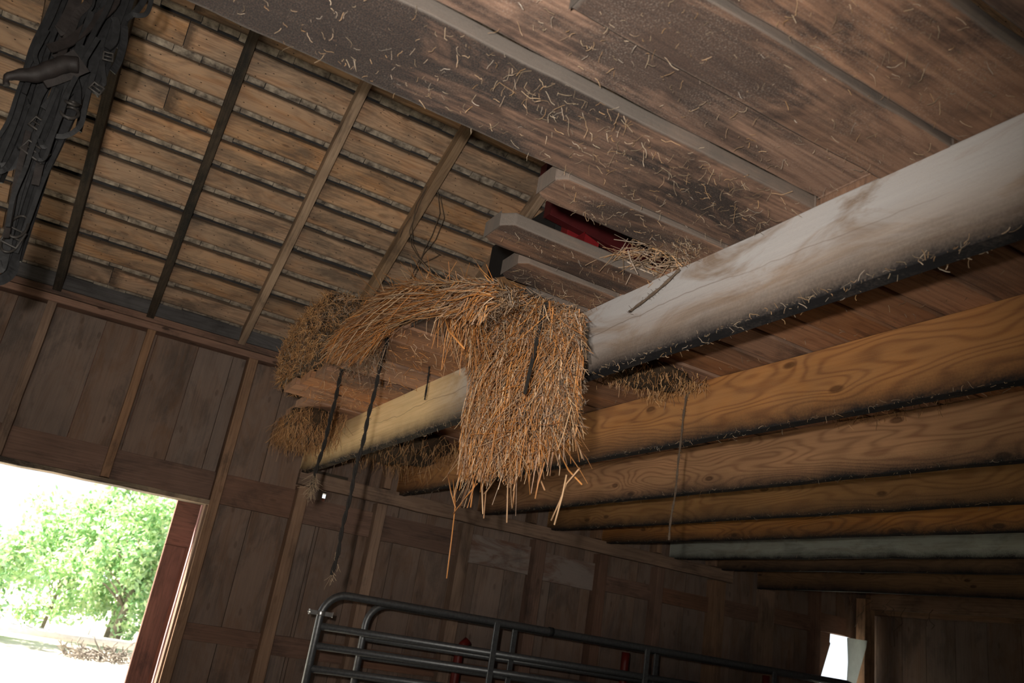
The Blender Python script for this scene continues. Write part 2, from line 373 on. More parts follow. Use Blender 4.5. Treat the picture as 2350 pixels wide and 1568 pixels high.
MT['leather'] = plain('old_black_leather', (0.012, 0.0118, 0.0125), 0.6, 0, 0.6, 45.0, spec=0.2, bump=0.4)
MT['leatherbrown'] = plain('old_brown_leather', (0.015, 0.0115, 0.0105), 0.65, 0, 0.5, 40.0, spec=0.2, bump=0.4)
MT['iron'] = plain('tarnished_iron', (0.035, 0.031, 0.028), 0.55, 0.3, 0.4, 50)
MT['rope'] = plain('dark_old_rope', (0.02, 0.017, 0.015), 0.95, 0, 0.4, 120)
MT['ropelight'] = plain('frayed_rope_fibre', (0.32, 0.23, 0.15), 0.95, 0, 0.4, 120)
MT['twine'] = plain('brown_twine', (0.12, 0.085, 0.06), 0.95, 0, 0.4, 120)
MT['straw'] = strawmat('golden_straw', [(0.168, 0.063, 0.02), (0.528, 0.196, 0.047), (0.66, 0.287, 0.078), (0.576, 0.23, 0.062), (0.432, 0.241, 0.129), (0.84, 0.575, 0.336), (0.48, 0.345, 0.258), (0.312, 0.127, 0.045), (0.66, 0.345, 0.146)])
MT['strawgrey'] = strawmat('dusty_straw', [(0.092, 0.061, 0.038), (0.299, 0.198, 0.124), (0.253, 0.204, 0.162), (0.437, 0.231, 0.092), (0.38, 0.308, 0.248), (0.161, 0.11, 0.076)])
MT['strawbrown'] = strawmat('old_brown_hay', [(0.102, 0.046, 0.017), (0.478, 0.24, 0.092), (0.261, 0.117, 0.04), (0.667, 0.39, 0.172), (0.362, 0.195, 0.092), (0.174, 0.078, 0.029)])
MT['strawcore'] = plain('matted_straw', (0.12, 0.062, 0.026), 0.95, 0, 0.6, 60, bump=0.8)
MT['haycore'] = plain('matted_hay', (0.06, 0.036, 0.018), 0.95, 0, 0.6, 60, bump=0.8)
MT['chaff'] = strawmat('dusty_chaff', [(0.17, 0.125, 0.08), (0.30, 0.23, 0.16), (0.30, 0.17, 0.075), (0.27, 0.235, 0.2)])
MT['dirt'] = plain('barn_dirt_floor', (0.055, 0.043, 0.033), 0.95, 0, 0.4, 6)
MT['ground'] = plain('sunlit_ground', (0.62, 0.58, 0.48), 0.95, 0, 0.25, 3)
MT['leaf'] = strawmat('green_leaves', [(0.14, 0.34, 0.13), (0.42, 0.64, 0.28), (0.66, 0.8, 0.42), (0.4, 0.66, 0.42), (0.8, 0.85, 0.55)], 0.6, 0.45)
MT['bark'] = plain('grey_bark', (0.25, 0.21, 0.17), 0.9, 0, 0.4, 8)
MT['log'] = plain('bleached_rail', (0.6, 0.57, 0.52), 0.9, 0, 0.2, 12)

# ------------------------------------------------------------------ the setting
YW = 5.5                                   # front face of the studs
SL = 0.52                                  # roof slope
def zr(y): return 3.17 + SL * (5.45 - y)   # underside of the rafters
XL, XR = -3.6, 7.3
RIDGE = 0.5; YB = -4.5

def wall_boards(mb, x0, x1, z0, z1, y, th=0.022, holes=(), wmin=0.2, wmax=0.31):
    """vertical boards with thin gaps; holes are (x0,x1,z0,z1)"""
    x = x0
    while x < x1 - 1e-6:
        wd = random.uniform(wmin, wmax); xe = min(x + wd, x1)
        if x1 - xe < 0.08: xe = x1
        for h in holes:
            if x < h[0] - 1e-6 < xe - 1e-6 and h[0] - x > 0.03: xe = h[0]
            if x < h[1] - 1e-6 < xe - 1e-6 and h[1] - x > 0.015: xe = h[1]
        spans = [(z0, z1)]
        for h in holes:
            if x >= h[0] - 0.02 and xe <= h[1] + 0.02:
                spans = [q for (a, b) in spans for q in ((a, min(b, h[2])), (max(a, h[3]), b)) if q[1] - q[0] > 0.01]
        r = random.random()
        for (a, b) in spans:
            mb.board((x + 0.002, y + random.uniform(0, 0.004), a), (0, 0, b - a), (xe - x - 0.004, 0, 0), (0, th, 0), n=3, rnd=r)
        x = xe
DOOR = (-1.7, 0.80, 0.0, 2.13)
WIN = (6.25, at(1945, 1463, 1, 5.63).x, 1.2, at(1925, 1459, 1, 5.62).z)
mb = MB(); wall_boards(mb, XL, XR, 0.0, 3.2, YW + 0.1, holes=(DOOR, WIN, (1.522, 1.545, 2.27, 2.36)))
struct(mb.build('wall_back', MT['wall']))
mb = MB()
mb.board((XL, YW + 0.127, 2.36), (XR - XL, 0, 0), (0, 0, 0.9), (0, 0.01, 0))
mb.board((1.6, YW + 0.127, 0), (4.6, 0, 0), (0, 0, 2.4), (0, 0.01, 0)); mb.board((0.83, YW + 0.127, 0), (0.69, 0, 0), (0, 0, 2.4), (0, 0.01, 0)); mb.board((XL, YW + 0.127, 2.13), (XL * -1 + 1.52, 0, 0), (0, 0, 0.25), (0, 0.01, 0))
struct(mb.build('wall_back_siding', MT['red']))
# floor and ground
mb = MB(); mb.quad((XL, YB, 0), (XR, YB, 0), (XR, YW + 0.13, 0), (XL, YW + 0.13, 0)); struct(mb.build('floor', MT['dirt']))
mb = MB(); mb.quad((-60, YW + 0.13, -0.03), (80, YW + 0.13, -0.03), (80, 120, -0.03), (-60, 120, -0.03)); mb.quad((-60, -80, -0.03), (80, -80, -0.03), (80, YW + 0.13, -0.03), (-60, YW + 0.13, -0.03)); struct(mb.build('ground', MT['ground']))
# side walls, rear wall
def gable(name, x, th):
    mb = MB(); y = YB
    while y < YW + 0.1:
        ye = min(y + random.uniform(0.2, 0.3), YW + 0.1)
        top = min(3.17 + SL * (min(5.45 - y, 5.45 - ye)), 3.17 + SL * (min(y, ye) - YB)) + 0.05
        mb.board((x, y + 0.002, 0), (0, 0, max(3.1, min(top, 3.17 + SL * 4.95))), (0, ye - y - 0.004, 0), (th, 0, 0), n=2); y = ye
    return struct(mb.build(name, MT['wall']))
gable('wall_left', XL, -0.022); gable('wall_right', XR, 0.022)
mb = MB()
wall_boards(mb, XL, XR, 0, 3.2, YB, holes=((-3.2, -0.6, 0, 2.7),))  # unseen opening behind the camera, added and sized for the sky light it admits
struct(mb.build('wall_front', MT['wall']))
# partition below the header beam at the right
mb = MB(); y = 0.4
while y < 5.45:
    wd = random.uniform(0.2, 0.3); mb.board((6.80, y + 0.002, 0), (0, 0, 2.34), (0, min(wd, 5.47 - y) - 0.004, 0), (0.022, 0, 0)); y += wd
struct(mb.build('wall_partition', MT['wall']))

# roof boarding: spaced boards with the shingles showing through the gaps
sl_len = math.hypot(1, SL); dS = V3((0, -1 / sl_len, SL / sl_len)); nS = V3((0, SL / sl_len, 1 / sl_len))
mb = MB(); d = -0.55; RD = 0.095; courses = []
base = V3((0, 5.45, 3.17)) + nS * RD
while d < (5.45 - RIDGE) * sl_len + 0.1:
    wd = random.uniform(0.128, 0.152); gap = random.uniform(0.05, 0.068)
    x = XL - 0.2
    while x < XR + 0.2:
        xe = min(x + random.choice((3.05, 3.66, 4.27)), XR + 0.2)
        if XR + 0.2 - xe < 0.5: xe = XR + 0.2
        mb.board(base + dS * d + V3((x + .002, 0, 0)), (xe - x - .004, 0, 0), dS * wd, nS * 0.022, n=26, jit=0.0025)
        x = xe
    courses.append((d - gap, gap)); d += wd + gap
struct(mb.build('roof', MT['roof']))
mb = MB()
for (d, gap) in courses:                            # courses of shingles lying on the boards, butts short of the next board
    x = XL - 0.3
    while x < XR + 0.3:
        wd = random.uniform(0.07, 0.2); cov = gap * random.uniform(0.58, 0.8)
        o = base + dS * (d + gap - cov) + nS * (0.010 + random.uniform(0, 0.006)) + V3((x, 0, 0))
        mb.board(o, dS * cov, (wd - 0.003, 0, 0), nS * 0.012, n=2, jit=.001)
        x += wd
struct(mb.build('roof_shingles', MT['shingle']))
mb = MB()
b2 = V3((0, RIDGE, zr(RIDGE))) + nS * 0.165
mb.quad(b2 + V3((XL - .3, -.0, 0)), b2 + V3((XR + .3, 0, 0)), V3((XR + .3, YB - .4, 3.1)), V3((XL - .3, YB - .4, 3.1)))
mb.quad(b2 + V3((XL - .3, 0, 0.03)), V3((XL - .3, 6.0, zr(6.0) + 0.185)), V3((XR + .3, 6.0, zr(6.0) + 0.185)), b2 + V3((XR + .3, 0, 0.03)))
struct(mb.build('roof_covering', MT['darkboard']))

# rafters
RG = 'rafters under the roof boards'
rafters = [(-1.0, 'rafter', 'rafter at the far left, mostly behind the hanging leather harness'),
           (-0.42, 'rafterdark', 'sooty black rafter just right of the hanging leather harness'),
           (0.12, 'rafterdark', 'sooty dark rafter second to the right of the leather harness'),
           (0.70, 'rafter', 'pale brown rafter running down to the left of the hay bale'),
           (1.285, 'rafter', 'pale rafter with thin vines or wire looped over it'),
           (1.88, 'rafter', 'grey rafter half hidden behind the ends of the short loft boards'),
           (2.45, 'rafterdark', 'dark rafter above the loft boards, over the red machine'),
           (3.05, 'rafter', 'rafter over the right part of the loft')]
for (x, mt, lab) in rafters:
    mb = MB(); L = (5.9 - RIDGE) * sl_len
    o = V3((x, 5.9, zr(5.9)))
    mb.board(o, dS * L, (0.048, 0, 0), nS * RD, n=14, jit=0.002)
    tag(mb.build('rafter', MT[mt], bevel=0.003), lab, 'rafter', RG)
# boards closing the eave between the rafters
mb = MB(); mb.board((XL, 5.475, 3.1725), (XR - XL, 0, 0), (0, 0, 0.085), (0, 0.02, 0), n=10)
struct(mb.build('trim_1', MT['darkboard']))

# wall plate
pl = empty('wall_plate', (0.5, 5.5, 3.08)); tag(pl, 'long doubled brown plate along the top of the back wall', 'plate')
mb = MB(); mb.board((XL, 5.49, 3.085), (XR - XL, 0, 0), (0, 0, 0.042), (0, 0.1, 0), n=20, jit=0.001); mb.build('lower_board', MT['plate'], pl, bevel=0.003)
mb = MB(); mb.board((XL, 5.485, 3.13), (XR - XL, 0, 0), (0, 0, 0.042), (0, 0.1, 0), n=20, jit=0.001); mb.build('upper_board', MT['plate'], pl, bevel=0.003)

# studs
SG = 'studs of the back wall'
studs = [(-0.42, -0.372, 2.14, 3.085, 'stud', 'wall stud above the left part of the doorway, left of the other one there'),
         (0.155, 0.205, 2.14, 3.085, 'stud', 'wall stud standing above the middle of the doorway head'),
         (0.80, 0.86, 0, 3.085, 'stud', 'tall wall stud along the right edge of the doorway'),
         (1.325, 1.40, 0, 2.345, 'stud', 'wall stud under the left end of the ledger board'),
         (1.885, 1.955, 0, 2.345, 'stud', 'second wall stud right of the doorway stud, under the ledger'),
         (2.55, 2.635, 0, 2.345, 'stud', 'wall stud left of the white-stained boards'),
         (3.17, 3.265, 0, 2.345, 'girt', 'wall stud between the two white-stained boards'),
         (3.76, 3.84, 0, 2.345, 'girt', 'wall stud just right of the white-stained boards'),
         (4.33, 4.40, 0, 2.345, 'girt', 'dim wall stud second from the right end of the ledger'),
         (4.935, 5.06, 0, 2.345, 'stud', 'grey wall stud under the right end of the ledger board'),
         (5.50, 5.63, 0, 2.36, 'stud', 'grey wall stud under the end of the last ceiling joist'),
         (6.14, 6.20, 0, 3.085, 'girt', 'wall stud along the left edge of the small window')]
for (x0, x1, z0, z1, mt, lab) in studs:
    mb = MB(); mb.board((x0, YW, z0), (0, 0, z1 - z0), (x1 - x0, 0, 0), (0, 0.1, 0), n=8, jit=0.0015)
    tag(mb.build('wall_stud', MT[mt], bevel=0.003), lab, 'stud', SG)
for (a, b) in ((-1.0, -0.95), (1.325, 1.395), (1.9, 1.95), (2.5, 2.55), (3.1, 3.15), (3.7, 3.75), (4.3, 4.35), (4.9, 4.95), (5.5, 5.55)):
    z0 = 2.455 if a > 0 else 2.14
    mb = MB(); mb.board((a, YW, z0), (0, 0, 3.085 - z0), (b - a, 0, 0), (0, 0.1, 0), n=5, jit=0.0015)
    tag(mb.build('wall_stud', MT['stud'], bevel=0.003), 'short upper wall stud rising from the ledger, %s' % {
        -1.0: 'at the far left above the doorway', 1.325: 'behind the end of the nearest joist', 1.9: 'behind the end of the second joist', 2.5: 'left of the third joist end',
        3.1: 'left of the fourth joist end', 3.7: 'left of the fifth joist end', 4.3: 'left of the sixth joist end', 4.9: 'left of the seventh joist end', 5.5: 'at the last joist end'}[a], 'stud', SG)
mb = MB(); mb.board((6.605, 5.36, 0), (0, 0, 2.46), (0.13, 0, 0), (0, 0.1, 0), n=5)
tag(mb.build('support_post', MT['stud'], bevel=0.004), 'brown post beside the small window, under the end of the header beam', 'post')

# ledger that carries the joists
mb = MB(); mb.board((1.30, YW - 0.042, 2.345), (3.79, 0, 0), (0, 0, 0.097), (0, 0.04, 0), n=22, jit=0.0035)
tag(mb.build('ledger_board', MT['stud'], bevel=0.003), 'long brown ledger board nailed across the studs under the joist ends', 'ledger')
mb = MB(); mb.board((1.345, YW - 0.035, 2.443), (0.28, 0, 0), (0, 0, 0.018), (0, 0.035, 0))
tag(mb.build('packing_board', MT['rafterdark']), 'thin dark packing board on the ledger beside the first joist end', 'board')

# girts let in between the studs
GG = 'nailing boards between the studs'
names = {'d0': 'above the doorway head, left bay', 'd1': 'above the doorway head, right bay', 'd00': 'above the doorway head at the far left'}
def girt(x0, x1, z0, z1, lab, mt='girt'):
    mb = MB(); mb.board((x0, YW + 0.066, z0), (x1 - x0, 0, 0), (0, 0, z1 - z0), (0, 0.03, 0), n=4, jit=0.002)
    tag(mb.build('nailing_board', MT[mt], bevel=0.002), lab, 'board', GG)
girt(-0.95, -0.42, 2.14, 2.325, 'wide board over the doorway, leftmost bay')
girt(-0.372, 0.155, 2.14, 2.325, 'wide brown board over the doorway between its two upper studs')
girt(0.205, 0.80, 2.14, 2.32, 'wide brown board over the doorway next to its right corner')
girt(0.86, 1.325, 2.13, 2.32, 'upper nailing board just right of the doorway')
girt(1.40, 1.885, 2.115, 2.285, 'upper nailing board below the ledger, behind the two hanging ropes')
girt(1.955, 2.55, 2.11, 2.285, 'upper nailing board with a dark stain, below the ledger')
girt(2.635, 3.17, 2.085, 2.29, 'upper nailing board with white stain at its right end', 'girtwhite')
girt(3.265, 3.76, 2.065, 2.27, 'ragged upper nailing board heavily stained white', 'girtwhite')
girt(3.84, 4.33, 2.08, 2.20, 'narrow upper nailing board with loose straw stuck to it')
girt(4.40, 4.935, 2.08, 2.20, 'narrow dim upper nailing board left of the grey stud')
girt(5.06, 5.50, 2.08, 2.21, 'narrow dim upper nailing board right of the ledger end')
girt(5.63, 6.14, 2.10, 2.23, 'narrow upper nailing board left of the small window')
girt(6.20, 6.60, 2.12, 2.28, 'red-brown board over the small window')
for (a, b, l) in ((0.86, 1.325, 'lower nailing board just right of the doorway'), (1.40, 1.885, 'lower nailing board behind the curved end of the front gate'),
                  (1.955, 2.55, 'lower nailing board seen between the gate rails'), (2.635, 3.17, 'lower nailing board in the dark behind the gate uprights'),
                  (3.265, 3.76, 'lower nailing board far right behind the gate')):
    girt(a, b, 1.29 if a > 1.3 else 1.31, 1.41, l)

# doorway: trim, jamb, sliding door outside
mb = MB(); mb.board((-1.7, YW - 0.005, 2.105), (2.5, 0, 0), (0, 0, 0.03), (0, 0.135, 0), n=14, jit=0.003)
struct(mb.build('trim_2', MT['trim'], bevel=0.002))
mb = MB(); mb.board((0.785, YW + 0.02, 0), (0, 0, 2.105), (0.03, 0, 0), (0, 0.085, 0), n=8, jit=0.002)
struct(mb.build('trim_3', MT['stud'], bevel=0.002))
mb = MB(); mb.board((0.778, YW + 0.105, 0), (0, 0, 2.105), (0.035, 0, 0), (0, 0.045, 0), n=8, jit=0.002)
struct(mb.build('trim_4', MT['pinktrim'], bevel=0.002))
dr = empty('door_1', (1.2, 5.76, 0)); struct(dr)
mb = MB(); x = 0.645
for wd in (0.16, 0.2, 0.2, 0.22, 0.2, 0.22): mb.board((x, 5.765, 0.03), (0, 0, 2.3), (wd - .004, 0, 0), (0, 0.025, 0), n=4); x += wd
mb.build('door_boards', MT['red'], dr)
mb = MB(); mb.board((0.645, 5.742, 1.84), (1.2, 0, 0), (0, 0, 0.32), (0, 0.022, 0)); mb.build('door_rail', MT['red'], dr, bevel=0.002)
mb = MB(); mb.board((0.645, 5.742, 0.03), (0, 0, 1.805), (0.125, 0, 0), (0, 0.022, 0)); mb.build('door_stile', MT['red'], dr, bevel=0.002)
mb = MB(); mb.board((-1.8, 5.74, 2.36), (3.8, 0, 0), (0, 0, 0.05), (0, 0.06, 0)); struct(mb.build('trim_5', MT['iron']))

# small window: crooked sheet half covering the opening
wn = empty('window_1', (6.37, 5.5, 1.2)); struct(wn)
def px_poly(mb, pts, y, th, rnd=0.5):
    P = [at(a, b, 1, y) for a, b in pts]; n = len(P); k = len(mb.v)
    mb.v += [tuple(p) for p in P] + [tuple(p + V3((0, th, 0))) for p in P]
    mb.face(tuple(range(k, k + n)), tuple((p.x, p.z) for p in P), ((0, 0),) * n, rnd)
    mb.face(tuple(range(k + n, k + 2 * n))[::-1], tuple((p.x, p.z) for p in P)[::-1], ((0, 0),) * n, rnd)
    for i in range(n):
        j = (i + 1) % n
        mb.face((k + i, k + n + i, k + n + j, k + j), ((0, 0),) * 4, ((0, 0),) * 4, rnd)
mb = MB(); px_poly(mb, [(1868, 1440), (1906, 1446), (1904, 1474), (1906, 1477), (1886, 1545), (1872, 1600), (1850, 1600)], YW + 0.094, 0.006)
mb.build('window_mask', MT['girt'], wn)  # added board, masks the bright opening to a slanted left edge
mb = MB(); px_poly(mb, [(1945, 1464), (1990, 1471), (1988, 1486), (1967, 1562), (1950, 1620), (1941, 1618), (1947, 1520)], 5.35, 0.006)
tag(mb.build('tin_sheet', MT['sheet']), 'crooked grey sheet hanging over the right side of the small window', 'sheet')

# ------------------------------------------------------------------ ceiling joists
JG = 'ceiling joists carrying the loft'
joists = [(1.351, 1.375, 2.425, 2.66, 'joistwhite', 'nearest ceiling joist, whitewashed, with a sooty black lower edge'),
          (2.051, 2.083, 2.425, 2.66, 'joist', 'second ceiling joist, orange pine with wavy grain and a twine tied over it'),
          (2.695, 2.775, 2.425, 2.66, 'joist', 'third ceiling joist from the camera, orange pine with round knots'),
          (3.30, 3.378, 2.432, 2.66, 'joistdull', 'fourth ceiling joist from the camera, dull yellow pine'),
          (3.813, 3.92, 2.43, 2.66, 'joist', 'fifth ceiling joist from the camera, with large oval grain, above the ledger'),
          (4.495, 4.555, 2.432, 2.66, 'joistgrey', 'sixth ceiling joist, pale grey, between brown ones'),
          (5.003, 5.06, 2.43, 2.66, 'joistbrown', 'seventh ceiling joist, dark brown, just past the grey one'),
          (5.48, 5.66, 2.36, 2.6, 'joistbrown', 'last and lowest ceiling joist, dark brown with hanging cobwebs')]
JM = []
for i, (xa, xb, z0, z1, mt, lab) in enumerate(joists):
    y1, y0 = 5.52, 0.05
    if i == 0: y1 = 5.5
    U = V3((xb - xa, y0 - y1, 0)) * ((y1 - y0) / (y1 - 1.0)); U.y = y0 - y1
    mb = MB(); mb.board((xa - 0.045, y1, z0), U, (0, 0, z1 - z0 + 0.003), (0.045, 0, 0), n=24, jit=0.0025)
    o = mb.build('ceiling_joist', MT[mt], bevel=0.003); tag(o, lab, 'joist', JG)
    JM.append((xa, xb, z0))
hb = empty('header_beam', (6.72, 3.0, 2.33)); tag(hb, 'brown header beam under the joists at the far right, hung with cobwebs', 'beam')
mb = MB(); mb.board((6.68, 5.36, 2.378), (0, -4.9, 0), (0, 0, 0.16), (0.045, 0, 0), n=10, jit=0.002); mb.build('front_plank', MT['stud'], hb, bevel=0.003)
mb = MB(); mb.board((6.727, 5.45, 2.335), (0, -5.0, 0), (0, 0, 0.2), (0.07, 0, 0), n=10, jit=0.002); mb.build('back_plank', MT['stud'], hb, bevel=0.003)

# ------------------------------------------------------------------ loft floor
ZL = 2.662; TL = 0.036
mb = MB()
edges = [0.0, 0.2, 0.42, 0.64, 0.88, 1.05, 1.23, 1.40, 1.56, 1.72, 1.88, 2.05, 2.19, 2.33, 2.55, 2.78, 2.95, 3.12, 3.36, 3.58, 3.78, 4.0, 4.2, 4.42, 4.62, 4.85, 5.08, 5.3, 5.48]
for a, b in zip(edges[:-1], edges[1:]):
    g = random.choice((0.004, 0.008, 0.014, 0.022))
    mb.board((1.34, a + g / 2, ZL + random.uniform(0, .006)), (XR - 1.36, 0, 0), (0, b - a - g, 0), (0, 0, TL), n=16, jit=0.002)
struct(mb.build('loft_floor', MT['loftclean']))
LB = 'loft boards overhanging the nearest joist'
lofts = [  # y0, y1, x0, dz, cut, label
    (0.20, 0.41, -0.3, 0.002, 0, 'loft board nearest the camera, out at the upper right corner'),
    (0.43, 0.635, -0.2, 0.012, 0, 'dark loft board cutting the upper right corner beyond a black gap'),
    (0.655, 0.872, 0.1, 0.0, 0, 'wide brown loft board with long dark grain at the upper right'),
    (0.885, 1.052, 0.52, -0.004, 0, 'loft board whose square left end shows at the top, ragged lower edge'),
    (1.058, 1.226, 0.0, 0.026, 0, 'narrow orange-brown loft board between two grey edges'),
    (1.236, 1.515, -0.9, 0.0, 0, 'widest loft board, sooty and speckled with chaff, running out at the upper left'),
    (1.535, 1.665, 0.805, 0.0, 0.028, 'short loft board with clipped corners, left of the gap with the red machine'),
    (1.832, 1.98, 0.815, -0.003, 0.032, 'short loft board with clipped corners and grey dusty edge, below the red gap'),
    (2.02, 2.168, 0.975, 0.002, 0.026, 'short loft board with clipped corners resting against the straw'),
    (2.20, 2.40, 1.12, 0, 0, 'loft board hidden under the straw, nearest the short boards'),
    (2.42, 2.62, 1.05, 0, 0, 'loft board under the straw mound, behind the hanging clump'),
    (2.64, 2.85, 0.96, 0, 0, 'loft board just above the dark hollow under the draped straw'),
    (2.88, 3.05, 0.90, 0, 0, 'clean orange loft board right below the draped straw'),
    (3.07, 3.35, 0.94, 0, 0, 'loft board between the two hanging ropes, upper one'),
    (3.385, 3.66, 0.92, 0, 0, 'loft board between the two hanging ropes, lower one'),
    (3.775, 3.95, 0.9, 0, 0, 'loft board below a dark gap, beside the first rope'),
    (3.97, 4.15, 0.88, 0, 0, 'narrow loft board under the hay bale, second from its lower edge'),
    (4.18, 4.41, 0.86, 0, 0, 'lowest loft board sticking out under the hay bale'),
    (4.45, 4.7, 1.0, 0, 0, 'loft board behind the hay fringe near the wall'),
    (4.72, 5.0, 1.02, 0, 0, 'loft board close to the back wall behind the fringe'),
    (5.02, 5.3, 1.05, 0, 0, 'loft board against the back wall above the ledger')]
for i, (y0, y1, x0, dz, cut, lab) in enumerate(lofts):
    mb = MB(); clean = y0 > 2.8
    mb.board((x0, y0, ZL + dz), (1.336 - x0, 0, 0), (0, y1 - y0, 0), (0, 0, TL if not cut else 0.04), n=max(6, int((1.336 - x0) * 14)), jit=0.0022, cut0=cut, jend=0.0)
    tag(mb.build('loft_board', MT['loftclean' if clean else ('loftsoot' if i in (1, 5) else 'loft')], bevel=0.005 if cut else 0.003), lab, 'board', LB)

# ------------------------------------------------------------------ straw
def strand(mb, P, r, rnd=None): mb.tube(P, r, 3, rnd, cap=False, r1=r * 0.6)
def rv(s): return V3((random.gauss(0, s), random.gauss(0, s), random.gauss(0, s)))
def flow(guides, x, y):
    sx = sy = sw = 0
    for (gx, gy, dx, dy) in guides:
        wgt = 1.0 / ((gx - x) ** 2 + (gy - y) ** 2 + 400.0) ** 1.5
        L = math.hypot(dx, dy); sx += wgt * dx / L; sy += wgt * dy / L
    L = math.hypot(sx, sy) or 1; return sx / L, sy / L
def inside(poly, x, y):
    c = False; n = len(poly)
    for i in range(n):
        x1, y1 = poly[i]; x2, y2 = poly[(i + 1) % n]
        if (y1 > y) != (y2 > y) and x < (x2 - x1) * (y - y1) / (y2 - y1) + x1: c = not c
    return c
def straw_field(mb, poly, guides, n, L, X0, X1, r=(0.0012, 0.0024), wob=0.25, rr=(0, 1), axis=0, bend=8.0, limit=None):
    xs = [p[0] for p in poly]; ys = [p[1] for p in poly]
    for _ in range(n):
        for _t in range(50):
            x, y = random.uniform(min(xs), max(xs)), random.uniform(min(ys), max(ys))
            if inside(poly, x, y): break
        d = random.uniform(X0, X1); ll = random.uniform(*L); P = []; a0 = random.gauss(0, wob); dd = random.gauss(0, 0.008)
        K = 5
        for k in range(K):
            if limit and k > 1 and not inside(limit, x, y): break
            P.append(at(x, y, axis, d + dd * k))
            fx, fy = flow(guides, x, y); ca, sa = math.cos(a0), math.sin(a0)
            x += (fx * ca - fy * sa) * ll / (K - 1) + random.gauss(0, bend * 0.1); y += (fx * sa + fy * ca) * ll / (K - 1) + random.gauss(0, bend * 0.1)
        strand(mb, P, random.uniform(*r), random.uniform(*rr))

# the big clump hanging over the nearest joist
hc = empty('hanging_straw', at(1180, 1000, 0, 1.22)); tag(hc, 'large golden straw clump hanging over the nearest joist, stalk ends dangling', 'straw')
g1 = [(1230, 690, -.8, .7), (1120, 800, -.6, .9), (1090, 900, -.2, 1), (1065, 1050, -.05, 1), (1180, 900, -.45, 1), (1150, 1080, -.1, 1), (1260, 950, .05, 1),
      (1300, 950, .35, 1), (1330, 1000, .45, 1), (1250, 1080, .05, 1), (1290, 760, -.3, 1), (1200, 780, -.6, .9), (1060, 690, -.9, .4), (1010, 760, -.2, 1)]
pc = [(1130, 690), (1200, 672), (1330, 705), (1345, 800), (1325, 930), (1340, 985), (1300, 1010), (1255, 1040), (1150, 1060), (1055, 1060), (1062, 930), (1085, 860), (1060, 800), (1050, 740)]
mb = MB()
px_core = [(1150, 700), (1310, 715), (1325, 800), (1305, 930), (1250, 1000), (1120, 1010), (1075, 960), (1095, 860), (1090, 780)]
k0 = len(mb.v); P0 = [at(a, b, 0, 1.235) for a, b in px_core]; P1 = [at(a, b, 0, 1.31) for a, b in px_core]
cx = sum((p for p in P0), V3()) / len(P0)
mb.v += [tuple(p) for p in P0] + [tuple(p) for p in P1] + [tuple(cx + V3((-0.05, 0, 0)))]
n = len(P0)
for i in range(n):
    j = (i + 1) % n
    mb.face((k0 + 2 * n, k0 + j, k0 + i), ((0, 0),) * 3, ((0, 0),) * 3, .5, True); mb.face((k0 + i, k0 + j, k0 + n + j, k0 + n + i), ((0, 0),) * 4, ((0, 0),) * 4, .5, True)
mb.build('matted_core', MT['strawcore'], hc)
lim = [(1040, 700), (1130, 660), (1335, 700), (1350, 800), (1335, 900), (1340, 955), (1312, 985), (1288, 1035), (1255, 1045), (1240, 1090), (1205, 1080), (1170, 1130), (1140, 1095), (1120, 1120), (1085, 1100), (1050, 1115), (1048, 1070), (1062, 960), (1072, 890), (1060, 800)]
mb = MB()
straw_field(mb, pc, g1, 1500, (40, 170), 1.12, 1.26, r=(0.0007, 0.0015), wob=0.3, limit=lim)
straw_field(mb, pc, g1, 1500, (25, 110), 1.11, 1.24, r=(0.0007, 0.0016), wob=0.75, limit=lim)
straw_field(mb, pc, g1, 420, (60, 220), 1.10, 1.2, r=(0.0010, 0.0019), wob=0.4, rr=(.25, .85), limit=lim)
ptop = [(985, 650), (1150, 645), (1250, 690), (1200, 780), (1090, 800), (1010, 740)]
straw_field(mb, ptop, g1, 900, (25, 110), 1.04, 1.2, r=(0.0008, 0.0016), wob=0.6, limit=[(940, 640), (1150, 636), (1260, 680), (1240, 800), (1080, 840), (1040, 790), (1000, 745), (950, 735)])
pj = [(1120, 645), (1190, 655), (1260, 684), (1345, 722), (1340, 770), (1200, 780), (1100, 720)]
lj = [(1040, 640), (1150, 640), (1200, 655), (1265, 682), (1350, 722), (1350, 830), (1190, 830), (1060, 740)]
straw_field(mb, pj, [(1150, 680, -.8, .6), (1250, 720, -.5, .9), (1320, 740, .1, 1)], 900, (20, 90), 1.06, 1.2, r=(0.0007, 0.0015), wob=0.9, limit=lj)
pl2 = [(1060, 930), (1150, 960), (1150, 1050), (1055, 1060)]
straw_field(mb, pl2, g1, 330, (60, 150), 1.14, 1.26, r=(0.0009, 0.0018), wob=0.14, rr=(0.1, 0.9), limit=lim)
pl3 = [(1150, 960), (1330, 960), (1300, 1020), (1160, 1060)]
straw_field(mb, pl3, g1, 150, (50, 120), 1.14, 1.26, r=(0.0009, 0.0017), wob=0.2, limit=lim)
o = mb.build('straw_stalks', MT['straw'], hc); o['kind'] = 'stuff'
mb = MB()
straw_field(mb, pj, [(1150, 680, -.8, .6), (1250, 720, -.5, .9), (1320, 740, .1, 1)], 900, (15, 60), 1.06, 1.2, r=(0.0007, 0.0015), wob=1.0, limit=lj)
pr = [(1225, 690), (1335, 702), (1345, 900), (1330, 1000), (1250, 1010), (1215, 860)]
straw_field(mb, pr, g1, 1500, (18, 80), 1.13, 1.27, r=(0.0007, 0.0016), wob=0.8, limit=lim)
straw_field(mb, pc, g1, 500, (18, 80), 1.12, 1.2, r=(0.0007, 0.0014), wob=0.7, limit=lim)
o = mb.build('grey_straw_stalks', MT['strawgrey'], hc); o['kind'] = 'stuff'; o['label'] = 'shorter dusty grey stalks'
